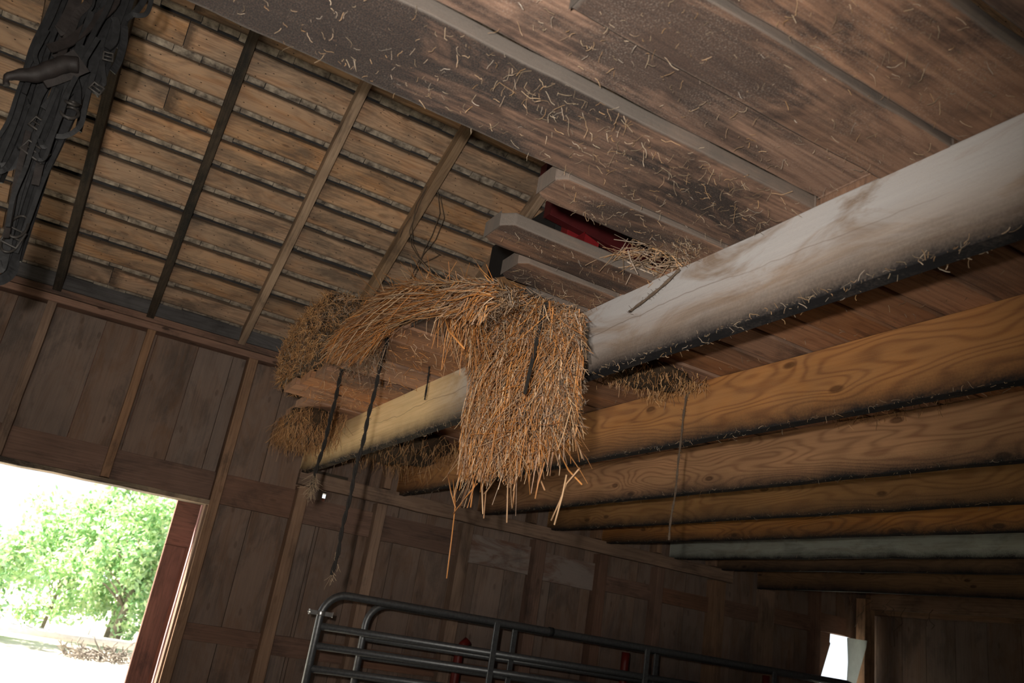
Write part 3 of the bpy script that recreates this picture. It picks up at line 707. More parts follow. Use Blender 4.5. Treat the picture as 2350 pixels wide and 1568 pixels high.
long_st = [[(1040, 1100), (1045, 1160), (1036, 1240), (1025, 1328)], [(1095, 1110), (1070, 1140), (1040, 1180)], [(1028, 1090), (1035, 1130), (1045, 1165)], [(1150, 1080), (1115, 1130), (1110, 1190)],
           [(1163, 1060), (1165, 1120), (1163, 1200)], [(1300, 1090), (1290, 1140), (1272, 1205)], [(1330, 1075), (1300, 1110), (1285, 1150), (1265, 1195)], [(1280, 1030), (1305, 1080), (1335, 1112)],
           [(1185, 1050), (1182, 1110), (1176, 1165)], [(1250, 1060), (1235, 1110), (1228, 1145)], [(1085, 1060), (1086, 1120), (1080, 1165)], [(1225, 1050), (1240, 1100), (1250, 1125)], [(1120, 1060), (1106, 1120), (1108, 1180)]]
mb = MB()
for _ in range(95):
    x, y = random.uniform(1052, 1320), random.uniform(985, 1075)
    if x > 1260: y -= 40
    ll = random.uniform(50, 120) * (1.0 if x < 1200 else .8); fx, fy = flow(g1, x, y); a0 = random.gauss(-.12, .22); P = []; X = random.uniform(1.12, 1.24)
    for k in range(4): P.append(at(x, y, 0, X)); x += (fx + a0) * ll / 3 + random.gauss(0, 1.5); y += fy * ll / 3
    strand(mb, P, random.uniform(.0011, .002), random.uniform(.15, .9))
o = mb.build('dangling_stalks', MT['straw'], hc); o['kind'] = 'stuff'
for P in long_st:
    m2 = MB(); Xs = random.uniform(1.14, 1.22); m2.tube([at(a, b, 0, Xs) for a, b in P], 0.0024, 5, random.uniform(.3, .6)); m2.build('long_stalk', MT['straw'], hc)
m2 = MB(); m2.ribbon([at(a, b, 0, 1.07) for a, b in ((1252, 695), (1240, 750), (1228, 800), (1214, 860), (1204, 905))], (-1, -0.3, 0), 0.016, 0.004, wd1=0.009)
tag(m2.build('strap_end', MT['rope']), 'dark frayed strap lying down the front of the hanging straw clump', 'strap')

# mound on the loft edge and the swag draped from it
md = empty('straw_mound', (1.1, 2.6, 2.70)); tag(md, 'golden straw mound on the loft edge with a swag drooping to the left', 'straw')
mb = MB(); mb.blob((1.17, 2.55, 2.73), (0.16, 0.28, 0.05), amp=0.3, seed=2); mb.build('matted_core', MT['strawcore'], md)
mb = MB()
g2 = [(1140, 660, -1, .1), (1000, 655, -1, .05), (900, 670, -1, .4), (820, 730, -.9, .5), (760, 790, -.7, .75), (870, 790, -.8, .5), (960, 720, -1, .2), (1040, 700, -.9, .4), (1090, 720, -.5, .8)]
lim2 = [(728, 835), (735, 790), (790, 735), (850, 685), (900, 650), (960, 638), (1150, 636), (1200, 690), (1120, 760), (1060, 735), (1000, 728), (950, 738), (905, 762), (880, 810), (850, 835), (800, 845)]
pm = [(1145, 648), (1040, 645), (960, 648), (890, 665), (820, 720), (760, 775), (745, 815), (800, 820), (870, 785), (940, 730), (1020, 715), (1080, 730), (1150, 700)]
straw_field(mb, pm, g2, 2300, (35, 140), 0.84, 1.0, r=(0.0008, 0.0016), wob=0.25, limit=lim2)
straw_field(mb, pm, g2, 350, (60, 160), 0.82, 0.9, r=(0.0011, 0.002), wob=0.3, limit=lim2)
pt = [(860, 690), (960, 648), (1150, 648), (1160, 690), (1000, 690), (880, 720)]
straw_field(mb, pt, g2, 500, (30, 90), 0.9, 1.1, r=(0.0009, 0.0018), wob=0.7)
o = mb.build('straw_stalks', MT['straw'], md); o['kind'] = 'stuff'
mb = MB()
straw_field(mb, ptop, g1, 500, (18, 70), 1.03, 1.18, r=(0.0007, 0.0014), wob=0.9)
pgm = [(960, 645), (1150, 645), (1200, 700), (1090, 740), (960, 690)]
straw_field(mb, pgm, g2, 700, (18, 70), 0.84, 1.0, r=(0.0008, 0.0015), wob=0.9, limit=lim2)
psw = [(745, 800), (900, 770), (870, 835), (800, 850), (745, 840)]
straw_field(mb, psw, [(760, 800, -.4, .9), (860, 800, -.1, 1)], 320, (18, 60), 0.9, 1.02, r=(0.0008, 0.0015), wob=0.7)
o = mb.build('grey_straw_stalks', MT['strawgrey'], md); o['kind'] = 'stuff'; o['label'] = 'dusty grey stalks'
mb = MB()
pd = [(1000, 690), (1110, 690), (1100, 760), (1040, 770)]
straw_field(mb, pd, [(1050, 700, -.1, 1), (1050, 800, .1, 1)], 110, (40, 120), 0.93, 1.0, r=(0.0008, 0.0015), wob=0.3)
o = mb.build('hanging_stalks', MT['straw'], md); o['kind'] = 'stuff'
for P in ([(905, 665), (900, 710), (893, 770)], [(963, 655), (960, 690), (955, 715)], [(1010, 690), (1030, 760), (1065, 800)], [(885, 690), (840, 690), (810, 760)]):
    m2 = MB(); m2.tube([at(a, b, 0, 0.9) for a, b in P], 0.0028, 5, 0.35); m2.build('long_stalk', MT['straw'], md)

# hay bale on the loft edge
hb2 = empty('hay_bale', (1.05, 4.0, 2.70)); tag(hb2, 'old brown hay bale at the loft edge beside the back wall', 'hay')
pb = [(640, 720), (700, 690), (800, 690), (800, 850), (760, 905), (640, 905), (622, 830)]
mb = MB()
BX0, BX1, BY0, BY1, BZ0, BZ1 = 0.83, 1.27, 3.75, 4.62, 2.70, 3.10
from mathutils import noise as mn
NS = 10
def bale_pt(a, b, c):
    p = V3((BX0 + (BX1 - BX0) * a, BY0 + (BY1 - BY0) * b, BZ0 + (BZ1 - BZ0) * c))
    ctr = V3(((BX0 + BX1) / 2, (BY0 + BY1) / 2, (BZ0 + BZ1) / 2))
    q = p - ctr; e = V3((q.x / (BX1 - BX0) * 2, q.y / (BY1 - BY0) * 2, q.z / (BZ1 - BZ0) * 2))
    sph = (abs(e.x) ** 6 + abs(e.y) ** 6 + abs(e.z) ** 6) ** (1 / 6)
    return ctr + q / max(sph, .001) * (1 + 0.10 * mn.noise(p * 7))
for fc in range(6):
    b0 = len(mb.v)
    for i in range(NS + 1):
        for j in range(NS + 1):
            u, v = i / NS, j / NS
            c = [(0, u, v), (1, u, v), (u, 0, v), (u, 1, v), (u, v, 0), (u, v, 1)][fc]
            mb.v.append(tuple(bale_pt(*c)))
    for i in range(NS):
        for j in range(NS):
            a = b0 + i * (NS + 1) + j
            mb.face((a, a + NS + 1, a + NS + 2, a + 1), ((0, 0),) * 4, ((0, 0),) * 4, .5, True)
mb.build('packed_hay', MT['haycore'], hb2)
def bale_hay(n, faces, L, mb, r=(0.001, 0.0024), out=0.35):
    for _ in range(n):
        fc = random.choice(faces); u, v = random.random(), random.random()
        c = [(0, u, v), (1, u, v), (u, 0, v), (u, 1, v), (u, v, 0), (u, v, 1)][fc]
        nrm = [V3((-1, 0, 0)), V3((1, 0, 0)), V3((0, -1, 0)), V3((0, 1, 0)), V3((0, 0, -1)), V3((0, 0, 1))][fc]
        p = bale_pt(*c) + nrm * random.uniform(-0.005, 0.015)
        d = rv(1.0); d -= nrm * d.dot(nrm); d.normalize(); d = (d + nrm * random.uniform(0, out * 2) + V3((0, 0, -0.25))).normalized()
        ll = random.uniform(*L); P = [p]; 
        for k in range(3): d = (d + rv(0.25) + V3((0, 0, -0.12))).normalized(); P.append(P[-1] + d * ll / 3)
        strand(mb, P, random.uniform(*r))
mb = MB(); bale_hay(3600, (0, 0, 2, 4), (0.014, 0.05), mb, r=(0.0010, 0.0022)); bale_hay(500, (0, 5, 5, 2), (0.02, 0.06), mb)
o = mb.build('hay_stalks', MT['strawbrown'], hb2); o['kind'] = 'stuff'
mb = MB(); bale_hay(1100, (2, 2, 2, 0), (0.02, 0.07), mb, r=(0.0008, 0.0016), out=0.12)
o = mb.build('grey_hay_stalks', MT['strawgrey'], hb2); o['kind'] = 'stuff'; o['label'] = 'dusty grey stalks on the end of the bale'

def fringe(name, lab, x0, x1, y0, y1, ztop, drop, n, mt='strawbrown', core=True, spread=0.03):
    e = empty(name, ((x0 + x1) / 2, (y0 + y1) / 2, ztop)); tag(e, lab, 'hay')
    if core:
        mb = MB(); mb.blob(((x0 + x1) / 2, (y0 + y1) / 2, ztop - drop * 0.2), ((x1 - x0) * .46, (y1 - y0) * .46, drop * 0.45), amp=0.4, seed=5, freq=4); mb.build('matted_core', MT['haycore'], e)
    mb = MB()
    for _ in range(n):
        a, b = random.random(), random.random()
        p = V3((x0 + (x1 - x0) * a, y0 + (y1 - y0) * b, ztop - random.uniform(0, drop * 0.6)))
        d = (V3((random.gauss(0, .35), random.gauss(0, .35), -0.7))).normalized(); ll = random.uniform(drop * 0.15, drop * 0.55); P = [p]
        for k in range(3): d = (d + rv(0.3) + V3((0, 0, -0.25))).normalized(); P.append(P[-1] + d * ll / 3)
        strand(mb, P, random.uniform(0.0009, 0.0018))
    o = mb.build('hay_stalks', MT[mt], e); o['kind'] = 'stuff'
    return e
fringe('hay_fringe', 'ragged brown hay fringe hanging below the bale against the back wall', 0.98, 1.26, 4.5, 5.1, 2.66, 0.24, 1700)
fringe('hay_tuft', 'brown hay tuft hanging behind the nearest joist near the wall', 1.42, 1.98, 4.3, 5.2, 2.655, 0.2, 1000)
fringe('hay_nest', 'small hay nest stuck under the loft between the first two joists', 1.62, 2.0, 2.33, 2.62, 2.66, 0.09, 900, core=True)
fringe('hay_wisp', 'thin hay wisps hanging below the second joist bay on the third joist', 2.35, 2.66, 1.75, 2.3, 2.655, 0.07, 260, core=False)
# straw on the boards seen under the swag
mb = MB()
for _ in range(420):
    p = V3((random.uniform(0.92, 1.3), random.uniform(2.85, 4.4), ZL - 0.001)); d = rv(1); d.z = -abs(d.z) * 0.6; d.normalize(); ll = random.uniform(0.01, 0.06)
    strand(mb, [p, p + d * ll * .5 + rv(.004), p + d * ll + rv(.008)], random.uniform(.0007, .0016))
tag(mb.build('loose_straw', MT['straw']), 'loose straw bits clinging under the boards behind the ropes', 'straw', None, 'stuff')
# straw lying in the gap on top of the joist
mb = MB()
for _ in range(260):
    p = V3((random.uniform(1.16, 1.38), random.uniform(1.68, 1.84), 2.672 + random.random() * .02)); d = rv(1); d.z *= 0.4; d.normalize(); ll = random.uniform(0.02, 0.09)
    strand(mb, [p, p + d * ll * .5 + rv(.003), p + d * ll], random.uniform(.0009, .0024))
tag(mb.build('straw_litter', MT['strawgrey']), 'grey straw litter lying on the joist in the gap between the loft boards', 'straw', None, 'stuff')

# chaff and cobwebs hanging on the boards and joist edges
def curl(p, d, ll, s=0.35, k=4):
    P = [p]
    for _ in range(k): d = (d + rv(s)).normalized(); P.append(P[-1] + d * ll / k)
    return P
mb = MB()
def on_loft(n, y0, y1, x0, x1, L=(0.006, 0.03), dz=0.0):
    for _ in range(n):
        p = V3((random.uniform(x0, x1), random.uniform(y0, y1), ZL + dz - 0.0005)); d = V3((random.gauss(0, .8), random.gauss(0, .8), -0.5)).normalized()
        mb.tube(curl(p, d, random.uniform(*L)), random.uniform(0.0003, 0.0007), 3, cap=False)
on_loft(330, 1.24, 1.51, 0.0, 1.31); on_loft(140, 1.24, 1.38, 0.5, 1.31, (0.015, 0.05)); on_loft(90, 1.54, 1.66, 0.83, 1.31); on_loft(80, 1.84, 1.97, 0.85, 1.31); on_loft(60, 2.03, 2.16, 1.0, 1.31, (0.01, 0.05))
on_loft(130, 0.66, 0.87, 0.6, 1.31); on_loft(130, 0.89, 1.05, 0.54, 1.31); on_loft(90, 1.065, 1.2, 0.4, 1.31, dz=.014); on_loft(120, 1.56, 1.68, 1.2, 1.31, (0.01, 0.03))
on_loft(160, 1.0, 3.0, 1.4, 2.0, (0.008, 0.03))
tag(mb.build('loft_chaff', MT['chaff']), 'pale chaff and cobweb threads clinging under the near loft boards', 'chaff', None, 'stuff')
mb = MB()
for i, (xa, xb, z0) in enumerate(JM):
    n = (750, 420, 300, 220, 160, 80, 60, 60)[i]
    for _ in range(n):
        t = random.random() ** 0.8; y = 0.7 + 4.7 * random.random(); x = xa + (xb - xa) * (5.5 - y) / 4.5 - random.choice((0.001, 0.045, 0.045, random.uniform(0, .045)))
        d = V3((random.gauss(-.2, .6), random.gauss(0, 1), random.gauss(-.1, .5))).normalized()
        mb.tube(curl(V3((x, y, z0 + random.uniform(-.001, .008))), d, random.uniform(0.006, 0.028)), random.uniform(0.0005, 0.0011), 3, cap=False)
tag(mb.build('joist_chaff', MT['chaff']), 'chaff and dusty threads caught along the lower edges of the joists', 'chaff', None, 'stuff')
mb = MB()
for (a, b, c, dd) in ((1995, 1380, 1965, 60), (2040, 1378, 2055, 50), (2075, 1395, 2050, 90), (2130, 1400, 2140, 45), (2020, 1390, 2040, 30), (1950, 1370, 1952, 40)):
    P = []
    for k in range(6):
        t = k / 5; P.append(at(a + (c - a) * t + random.gauss(0, 5), b + dd * t, 0, 6.6))
    mb.tube(P, 0.003, 4, 0.4); mb.tube([P[2], P[2] + V3((0, .03, -.04)), P[2] + V3((0, .02, -.07))], 0.002, 4, .4)
tag(mb.build('hanging_cobwebs', MT['twine']), 'dusty cobweb strings hanging from the last joist at the right', 'cobweb', None, 'stuff')

# ------------------------------------------------------------------ ropes and twines
def rope(name, lab, P, r, mt='rope', fray=0, cat='rope', turns=26, group=None):
    P = [V3(p) for p in P]; e = empty(name, P[-1]); tag(e, lab, cat, group)
    L = sum((P[k + 1] - P[k]).length for k in range(len(P) - 1)); n = max(12, int(L / 0.012))
    def pos(t):
        s = t * L
        for k in range(len(P) - 1):
            l = (P[k + 1] - P[k]).length
            if s <= l or k == len(P) - 2: return P[k] + (P[k + 1] - P[k]) * min(1, s / l)
            s -= l
    pts = [pos(k / n) + V3((0.002 * math.sin(k * .35), 0.002 * math.cos(k * .27), 0)) for k in range(n + 1)]
    mb = MB()
    for s in range(2):
        Q = []
        for k, p in enumerate(pts):
            an = k / n * L * turns * 2 + s * math.pi
            Q.append(p + V3((math.cos(an), math.sin(an), 0)) * r * 0.5)
        mb.tube(Q, r * 0.62, 6)
    for _ in range(int(L * 260)):
        p = random.choice(pts); d = rv(1).normalized(); mb.tube(curl(p + d * r * .7, d, random.uniform(.004, .016)), .0005, 3, cap=False)
    mb.build('cord', MT[mt], e)
    if fray:
        mb = MB()
        for _ in range(fray):
            a = random.uniform(0, 0.09); p = pts[-1] + V3((0, 0, a)); d = V3((random.gauss(0, .35), random.gauss(0, .35), -1)).normalized()
            mb.tube(curl(p + rv(r * .5), d, random.uniform(.02, .07), .25), .0009, 3, cap=False)
        mb.build('frayed_end', MT['ropelight'], e)['label'] = 'pale frayed rope end'
    return e
RPG = 'ropes hanging from the straw'
t1 = at(785, 850, 2, 2.66); b1 = at(712, 1130, 1, t1.y)
rope('hanging_rope', 'shorter dark rope with a frayed pale end, left one of two', [t1 + V3((0, 0, .12)), t1, V3((t1.x, t1.y, (t1.z + b1.z) / 2)), b1], 0.0085, fray=120, group=RPG)
t2 = at(888, 778, 2, 2.66); b2_ = at(760, 1320, 1, t2.y)
rope('hanging_rope', 'longer dark rope ending in a thin tip, right one of two', [t2 + V3((0.02, 0, .05)), t2, at(845, 960, 1, t2.y), at(800, 1150, 1, t2.y), at(775, 1270, 1, t2.y), b2_], 0.0075, fray=14, group=RPG)
t3 = at(985, 845, 2, 2.655)
rope('hanging_twine', 'short dark twine stub hanging in front of the nearest joist', [t3 + V3((0, 0, .01)), at(980, 880, 1, t3.y), at(975, 918, 1, t3.y)], 0.004, cat='twine')
rope('hanging_twine', 'long thin twine hanging over the second joist beside the hay nest', [at(1612, 880, 0, 1.995), at(1575, 906, 0, 1.99), at(1568, 960, 0, 1.99), at(1555, 1080, 0, 1.985), at(1535, 1240, 0, 1.985)], 0.0042, 'twine', cat='twine')
rope('hanging_twine', 'dark twig of twine lying across the whitewashed joist below the gap', [at(1560, 618, 0, 1.305), at(1520, 655, 0, 1.3), at(1480, 690, 0, 1.3), at(1445, 715, 0, 1.3)], 0.0045, 'twine', cat='twine')
# wire loops over the fifth rafter
mb = MB()
yy = lambda p: p
def roofpt(px, py, off):
    r = RW @ V3((px - 1175, py - 784, FPX)); t = (3.17 + SL * 5.45 - H - off) / (r.z + SL * r.y); return V3((0, 0, H)) + r * t
for P in ([(980, 428), (955, 470), (946, 520), (948, 560), (965, 595), (995, 625)], [(978, 432), (958, 480), (940, 530), (945, 565), (970, 605), (1010, 585)], [(1005, 440), (1010, 490), (992, 540), (975, 570), (962, 610), (945, 650)], [(1010, 450), (1020, 500), (1000, 550), (975, 580), (960, 600), (942, 640)], [(942, 498), (925, 525), (918, 545)], [(995, 570), (1000, 580), (1012, 586)]):
    mb.tube([roofpt(a, b, 0.004 + random.random() * .01) for a, b in P], 0.0028, 5)
tag(mb.build('dry_vine', MT['twine']), 'thin dry vine looped around the pale rafter', 'vine')

# ------------------------------------------------------------------ tube gates
def arc_gate(name, lab, x0, x1, y, ztop, drops, ups, lean=0.0, r=0.021, zbot=0.35, mat='metal', clamp=None, strap=None, rc=0.13, brace_pair=0.0):
    e = empty(name, (x0, y, 0.0)); tag(e, lab, 'gate', 'livestock gates')
    R = []
    R.append(V3((x0, y, zbot)))
    R.append(V3((x0, y, ztop - rc)))
    for k in range(1, 9):
        a = math.pi / 2 * k / 8; R.append(V3((x0 + rc * (1 - math.cos(a)), y, ztop - rc + rc * math.sin(a))))
    for k in range(1, 5): R.append(V3((x0 + rc + (x1 - x0 - 2 * rc) * k / 4, y, ztop)))
    for k in range(1, 9):
        a = math.pi / 2 * k / 8; R.append(V3((x1 - rc + rc * math.sin(a), y, ztop - rc + rc * math.cos(a))))
    R.append(V3((x1, y, zbot)))
    mb = MB(); mb.tube(R, r, 12); mb.tube([V3((x0, y, zbot)), V3((x1, y, zbot))], r * .98, 10); mb.build('frame_tube', MT[mat], e)
    for d in drops:
        mb = MB(); mb.tube([V3((x0, y, ztop - d)), V3((x1, y, ztop - d))], r * 0.92, 10); mb.build('rail', MT[mat], e)
    for u in ups:
        mb = MB(); mb.board((u - .018, y - r * 1.02, zbot), (0, 0, ztop - zbot), (0.036, 0, 0), (0, 0.014, 0)); mb.build('upright', MT[mat], e, bevel=.002)
        if brace_pair: 
            mb = MB(); mb.board((u - .012, y + r * .5, zbot), (0, 0, ztop - zbot), (0.03, 0, 0), (0, 0.014, 0)); mb.build('upright', MT[mat], e, bevel=.002)
    for x in (x0 + .05, x1 - .05):
        mb = MB(); mb.tube([V3((x, y, 0.0)), V3((x, y, zbot))], r, 10); mb.build('foot', MT[mat], e)
    if clamp:
        mb = MB(); mb.tube([V3((x0, y, clamp - .012)), V3((x0, y, clamp + .012))], r * 1.25, 14); mb.board((x0 - .065, y - .012, clamp - .012), (0.13, 0, 0), (0, 0, 0.024), (0, 0.024, 0))
        mb.tube([V3((x0 - .06, y - .025, clamp)), V3((x0 - .06, y + .025, clamp))], .008, 8)
        mb.build('hinge_clamp', MT['clamp'], e, bevel=.002)['label'] = 'bright zinc hinge clamp'
    if strap:
        mb = MB(); mb.tube([V3((strap - .014, y, ztop)), V3((strap + .014, y, ztop))], r * 1.25, 12); mb.build('strap', MT['rubber'], e)['label'] = 'black strap around the top rail'
    return e
arc_gate('livestock_gate', 'front galvanised tube gate with a rounded corner and bright hinge clamp', 1.385, 5.6, 4.6, 1.695, (0.175, 0.275, 0.39, 0.53, 0.7), (2.455, 3.584, 4.72), clamp=1.585, strap=2.84, zbot=0.7)
arc_gate('livestock_gate', 'second galvanised tube gate standing close behind the front one', 1.755, 5.7, 4.9, 1.69, (0.20, 0.30, 0.41, 0.55, 0.72), (2.75, 3.90), zbot=0.7)
rg = empty('red_panel', (3.9, 5.2, 0)); tag(rg, 'red tube panel standing in the dark behind the grey gates', 'gate')
for (x, zt, rr_) in ((2.535, 1.56, .03), (3.87, 1.655, .03), (5.26, 1.66, .03)):
    mb = MB(); P = [V3((x, 5.2, 0.0)), V3((x, 5.2, 0.8)), V3((x, 5.2, zt - .08))]
    P += [V3((x + .02, 5.2, zt - .03)), V3((x + .05, 5.2, zt))] if x < 3 else [V3((x, 5.2, zt))]
    mb.tube(P, rr_, 12); mb.build('upright', MT['redtube'], rg)
for z in (0.3, 0.62, 0.95):
    mb = MB(); mb.tube([V3((2.535, 5.2, z)), V3((5.26, 5.2, z))], 0.024, 10); mb.build('rail', MT['redtube'], rg)

# ------------------------------------------------------------------ red machine on the loft
rm = empty('farm_machine', (1.8, 2.8, 2.70)); tag(rm, 'red painted slatted farm machine on the loft, seen through the gap', 'machine')
def rb(nm, o, U, V, W, mt='redwood'):
    mb = MB(); mb.board(o, U, V, W, n=3); return mb.build(nm, MT[mt], rm, bevel=.003)
rb('body', (1.44, 2.72, 2.70), (1.3, 0, 0), (0, 0, 0.66), (0, 0.6, 0), 'black')  # box coloured black to stand in for the shaded interior
rb('side_rail', (1.335, 2.58, 3.20), (1.3, 0, -0.12), (0, 0, 0.075), (0, 0.045, 0), 'redwoodshaded')
rb('side_rail', (1.30, 2.60, 3.36), (1.3, 0, -0.05), (0, 0, 0.07), (0, 0.045, 0), 'redwoodshaded')
for (x, z) in ((1.49, 3.105), (1.585, 3.06), (1.70, 3.03), (1.80, 3.07)):
    rb('bracket', (x, 2.55, z), (0.07, 0, -0.02), (0, 0, 0.06), (0, 0.12, 0))
for x in (1.66, 1.82, 2.05): rb('post', (x, 2.60, 2.70), (0, 0, 0.95), (0.035, 0, 0), (0, 0.04, 0), 'redwoodshaded')
rb('hopper_board', (1.80, 2.50, 3.0), (0.32, 0, -0.02), (0, 0.02, 0.13), (0, 0.02, 0)); rb('hopper_board', (1.76, 2.45, 2.93), (0.5, 0, 0), (0, 0.05, 0.06), (0, 0.02, 0))
for x in (1.45, 2.4): rb('leg', (x, 2.62, 2.70), (0, 0, 0.6), (0.06, 0, 0), (0, 0.06, 0))

# ------------------------------------------------------------------ leather harness at the upper left
hn = empty('leather_harness', (-0.3, 2.2, 2.2)); tag(hn, 'bundle of old black leather harness straps with buckles hanging at the upper left', 'harness')
def sp(P, y=2.2, sub=4):
    """smooth world curve through pixels of the strap"""
    Q = [at(a, b, 1, y + (c if c else 0)) for (a, b, c) in [(p + (0,))[:3] if len(p) == 2 else p for p in P]]
    out = []
    for k in range(len(Q) - 1):
        p0, p1, p2, p3 = Q[max(0, k - 1)], Q[k], Q[k + 1], Q[min(len(Q) - 1, k + 2)]
        for s in range(sub):
            t = s / sub
            out.append(0.5 * ((2 * p1) + (p2 - p0) * t + (2 * p0 - 5 * p1 + 4 * p2 - p3) * t * t + (3 * p1 - p0 - 3 * p2 + p3) * t ** 3))
    out.append(Q[-1]); return out
STRAPS = []
def near_strap(c): return min(STRAPS, key=lambda q: min((p - c).length for p in q[1]))[0]
def strap(P, wpx, y=2.2, mt='leather', tw=0.0, th=0.004, wd1=None):
    wpx *= 0.66; tw += random.uniform(-.7, .7)
    pts = sp(P, y); n = len(pts); nr = []
    ph = random.uniform(-.4, .4)
    for k in range(n):
        a = ph + tw * k / n; nr.append(V3((0.1 + 0.9 * math.sin(a), -math.cos(a), -0.3)))
    mb = MB(); mb.ribbon(pts, nr, wpx / 730.0, th, wd1=None if wd1 is None else wd1 / 730.0)
    o = mb.build('strap', MT[mt], hn); STRAPS.append((o, pts))
    return o
UP = [(300, -160), (270, -60)]
strap(UP + [(205, 30), (180, 110), (150, 220), (110, 330), (72, 450), (25, 600)], 62, 2.22)
strap([(155, 200), (122, 300), (84, 400), (50, 500), (20, 610)], 40, 2.19, th=0.006)
strap([(130, 290), (100, 370), (66, 470), (36, 575), (28, 620), (8, 640), (-12, 645)], 26, 2.175, th=0.006)
strap([(95, 330), (70, 400), (45, 480), (15, 570), (0, 620)], 30, 2.18)
strap(UP + [(262, 5), (215, 50), (160, 95), (112, 112)], 30, 2.12, 'leatherbrown')
strap([(250, -150), (190, -40), (165, 20), (142, 65), (132, 72)], 30, 2.13, 'leatherbrown')
strap(UP + [(240, 30), (205, 90), (170, 150), (150, 200)], 44, 2.2)
for (dx, wpx, yy_) in ((0, 14, 2.16), (14, 12, 2.18), (-12, 10, 2.17), (26, 16, 2.2)):
    strap([(230 + dx, -140), (150 + dx, -30), (118 + dx, 40), (84 + dx, 110), (62 + dx, 190), (38 + dx, 270), (5 + dx, 350), (-25 + dx, 420)], wpx, yy_, tw=random.uniform(-1, 1))
strap([(110, 70), (66, 150), (40, 215), (18, 280), (-15, 330)], 10, 2.15)
strap([(140, 130), (95, 200), (70, 260), (45, 330), (15, 385), (-10, 395)], 14, 2.15, tw=.8)
strap([(150, 180), (115, 240), (90, 300), (62, 350), (30, 378), (2, 385)], 24, 2.16)
strap([(170, 150), (140, 230), (105, 300), (75, 360)], 34, 2.14, 'leather')
strap([(205, 110), (185, 170), (160, 230), (130, 290), (115, 340)], 40, 2.2)
strap([(60, 200), (42, 250), (20, 300), (5, 345)], 18, 2.2, tw=1)
strap([(85, 200), (72, 250), (50, 300), (30, 345), (18, 390)], 22, 2.21, tw=-1)
for (a, b, wpx) in ((0, 0, 20), (14, 6, 14), (-16, -4, 22), (24, -10, 12)):
    strap([(310 + a, -120), (282 + a, -10), (262 + a * .8, 60), (244 + a * .7, 120 + b), (228 + a * .6, 180 + b), (216 + a * .5, 215 + b)], wpx, 2.17 + random.uniform(-.03, .03), tw=random.uniform(-.8, .8))
strap([(262, 40), (268, 60), (262, 95), (246, 112)], 20, 2.13, th=.006)
strap([(285, 60), (284, 95), (272, 140), (258, 165)], 20, 2.15)
strap([(235, 110), (236, 150), (240, 190), (233, 195)], 12, 2.14)
strap([(345, -40), (330, 0), (310, 28), (288, 45), (280, 75), (268, 110)], 18, 2.16)
strap([(352, -30), (345, 10), (335, 32), (318, 36), (302, 34), (288, 46)], 13, 2.15, tw=.5)
strap([(214, 170), (202, 215), (194, 250), (186, 285), (165, 306), (138, 314), (114, 306)], 13, 2.12, th=.005)
strap([(180, 140), (172, 175), (178, 205), (178, 240)], 20, 2.13)
strap([(130, 190), (120, 225), (100, 250)], 18, 2.12)
strap([(95, 95), (80, 125), (84, 150), (70, 175), (55, 215)], 12, 2.13)
strap([(230, 130), (205, 200), (195, 240), (180, 300)], 20, 2.21)
# hame: the curved wooden piece crossing the bundle
mb = MB(); Q = sp([(15, 196), (16, 178), (45, 172), (80, 172), (115, 160), (150, 148), (180, 150)], 2.09)
for k in range(len(Q) - 1):
    pass
R_ = []
for k in range(len(Q)):
    u = k / (len(Q) - 1); R_.append(0.007 + 0.015 * math.sin(max(0, u - .12) * 2.4) + 0.0008 * math.sin(k * 1.7))
mb.tube(Q, R_, 12)
mb.ribbon(sp([(95, 182), (120, 172), (150, 158), (186, 140)], 2.095), (0.2, -1, -.3), 0.045, 0.012, wd1=0.06)
o = mb.build('hame', MT['leatherbrown'], hn); o['label'] = 'dark brown curved hame piece'
def ring(px, py, rpx, y, nm='ring', ry=None, rt=.004):
    c = at(px, py, 1, y); r = rpx / 730.0; mb = MB()
    mb.tube([c + V3((math.cos(a) * r, 0.02 * math.sin(a), math.sin(a) * (ry / 730.0 if ry else r))) for a in [2 * math.pi * k / 24 for k in range(24)]], rt, 8, closed=True)
    mb.build(nm, MT['iron'], near_strap(c))
cl_ = [(285, -60), (262, 0), (225, 60), (190, 140), (158, 210), (120, 310), (84, 400), (50, 510), (18, 610)]
def cpt(t):
    u = t * (len(cl_) - 1); k = min(len(cl_) - 2, int(u)); f = u - k
    return cl_[k][0] * (1 - f) + cl_[k + 1][0] * f, cl_[k][1] * (1 - f) + cl_[k + 1][1] * f
for _ in range(46):
    t0 = random.uniform(0, .7); t1_ = min(1.0, t0 + random.uniform(.15, .55)); o0 = random.gauss(-12, 42) * (1 - .55 * t0); o1 = o0 * random.uniform(.5, 1.1) + random.gauss(0, 10)
    P = []
    for k in range(6):
        t = t0 + (t1_ - t0) * k / 5; x, y = cpt(t); lim_ = 85 * (1 - t) + 12
        P.append((max(x - lim_ * 1.3, min(x + lim_ * .62, x + o0 + (o1 - o0) * k / 5 + random.gauss(0, 3))), y))
    if random.random() < .3: P.append((P[-1][0] - random.uniform(6, 16), P[-1][1] + 6)); P.append((P[-1][0] - 6, P[-1][1] - 16))
    strap(P, random.uniform(9, 24), random.uniform(2.10, 2.22), random.choice(('leather', 'leather', 'leatherbrown')), tw=random.uniform(-1, 1), th=random.uniform(.003, .006))
ring(160, 258, 14, 2.11, ry=18); ring(42, 520, 13, 2.14, ry=26, rt=.003); ring(22, 560, 12, 2.15, ry=20, rt=.003); ring(165, 236, 10, 2.11)
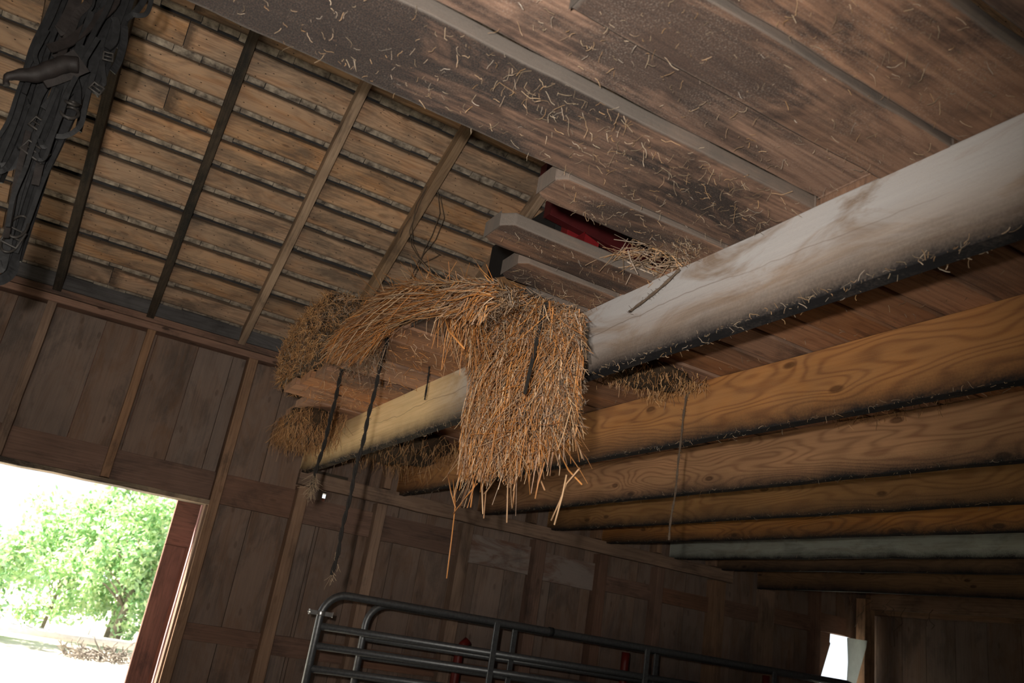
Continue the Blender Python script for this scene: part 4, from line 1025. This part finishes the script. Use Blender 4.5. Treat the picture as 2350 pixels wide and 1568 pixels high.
def buckle(px, py, wpx, hpx, y, rot):
    c = at(px, py, 1, y); mb = MB(); P = []
    for (a, b) in ((-1, -1), (1, -1), (1, 1), (-1, 1)):
        x, z = a * wpx / 1460, b * hpx / 1460; P.append(c + V3((x * math.cos(rot) - z * math.sin(rot), 0, x * math.sin(rot) + z * math.cos(rot))))
    mb.tube(P, .0035, 6, closed=True); mb.tube([(P[0] + P[3]) / 2, (P[1] + P[2]) / 2], .0025, 6)
    mb.build('buckle', MT['iron'], near_strap(c))
buckle(80, 348, 40, 22, 2.12, -.35); buckle(222, 203, 20, 16, 2.11, -.3); buckle(248, 130, 16, 16, 2.12, .2); buckle(30, 545, 26, 30, 2.14, -.2); buckle(95, 290, 34, 20, 2.13, -.3)
mb = MB(); mb.tube([at(290, -160, 1, 2.2), V3((-0.15, 2.2, 3.7)), V3((-0.40, 2.2, zr(2.2) + .01))], 0.010, 8); mb.build('hanging_rope', MT['rope'], hn)

# ------------------------------------------------------------------ outdoors
def tree(lab, x, y, h, rad, n, trunk=True, zc=None, leaf=0.16):
    e = empty('tree' if trunk else 'bush', (x, y, -0.03)); tag(e, lab, 'tree' if trunk else 'bush', 'greenery outside the doorway')
    zc = zc if zc is not None else h * 0.6
    if True:
        mb = MB()
        mb.tube([V3((x, y, -.03)), V3((x + .1, y, h * .3)), V3((x - .05, y + .1, h * .6))], 0.14 if trunk else .05, 8, r1=.05 if trunk else .02)
        for k in range(9):
            a = random.uniform(0, 6.28); b = h * random.uniform(.2, .55)
            mb.tube([V3((x, y, b)), V3((x + math.cos(a) * rad * .5, y + math.sin(a) * rad * .5, b + rad * .35)), V3((x + math.cos(a) * rad * .85, y + math.sin(a) * rad * .85, b + rad * .5))], .04 if trunk else .015, 5, r1=.008)
        mb.build('trunk' if trunk else 'stems', MT['bark'], e)
    mb = MB()
    cl = []
    for _ in range(46):
        d = rv(1).normalized() * random.random() ** .45
        cl.append(V3((x + d.x * rad, y + d.y * rad, zc + d.z * h * .42)))
    for _ in range(n):
        c = random.choice(cl) + rv(rad * .13); a = rv(1).normalized(); b = a.cross(rv(1)).normalized(); s = leaf * random.uniform(.5, 1.2)
        if c.z < 0.02: continue
        mb.quad(c - a * s, c - b * s * .5, c + a * s, c + b * s * .5)
    mb.build('foliage', MT['leaf'], e)['kind'] = 'stuff'
tree('leafy green tree behind the fence rail at the doorway right edge', 2.0, 22.5, 4.0, 1.1, 9000, zc=1.9, leaf=.085)
tree('pale leafy tree reaching up at the right side of the doorway', 2.1, 25.0, 6.4, 1.7, 9000, zc=3.0, leaf=.1)
tree('green shrub at the left edge of the doorway view', -1.3, 22.0, 3.2, 1.3, 5000, zc=1.4, leaf=.09)
tree('low green bush in the middle of the doorway view', 0.5, 24.5, 3.7, 1.6, 7500, trunk=False, zc=1.8, leaf=.085)
fr = empty('fence_rail', (0.9, 20.4, 0)); tag(fr, 'bleached white fence rail lying across outside the doorway', 'rail')
mb = MB(); mb.tube([V3((-0.7, 20.3, .33)), V3((1.0, 20.4, .28)), V3((3.2, 20.7, .24))], .09, 10); mb.build('rail', MT['log'], fr)
for x in (-0.4, 1.3, 2.6):
    mb = MB(); mb.tube([V3((x, 20.5, -.03)), V3((x, 20.5, .5))], .05, 8); mb.build('post', MT['log'], fr)
mb = MB()
for _ in range(170):
    p = V3((random.uniform(0.9, 2.3), random.uniform(19.2, 20.0), random.uniform(0, .12))); d = rv(1); d.z *= .3; d.normalize(); mb.tube(curl(p, d, random.uniform(.15, .5), .3), .012, 4)
tag(mb.build('brush_pile', MT['bark']), 'tangled grey brush pile below the fence rail', 'brush', None, 'stuff')
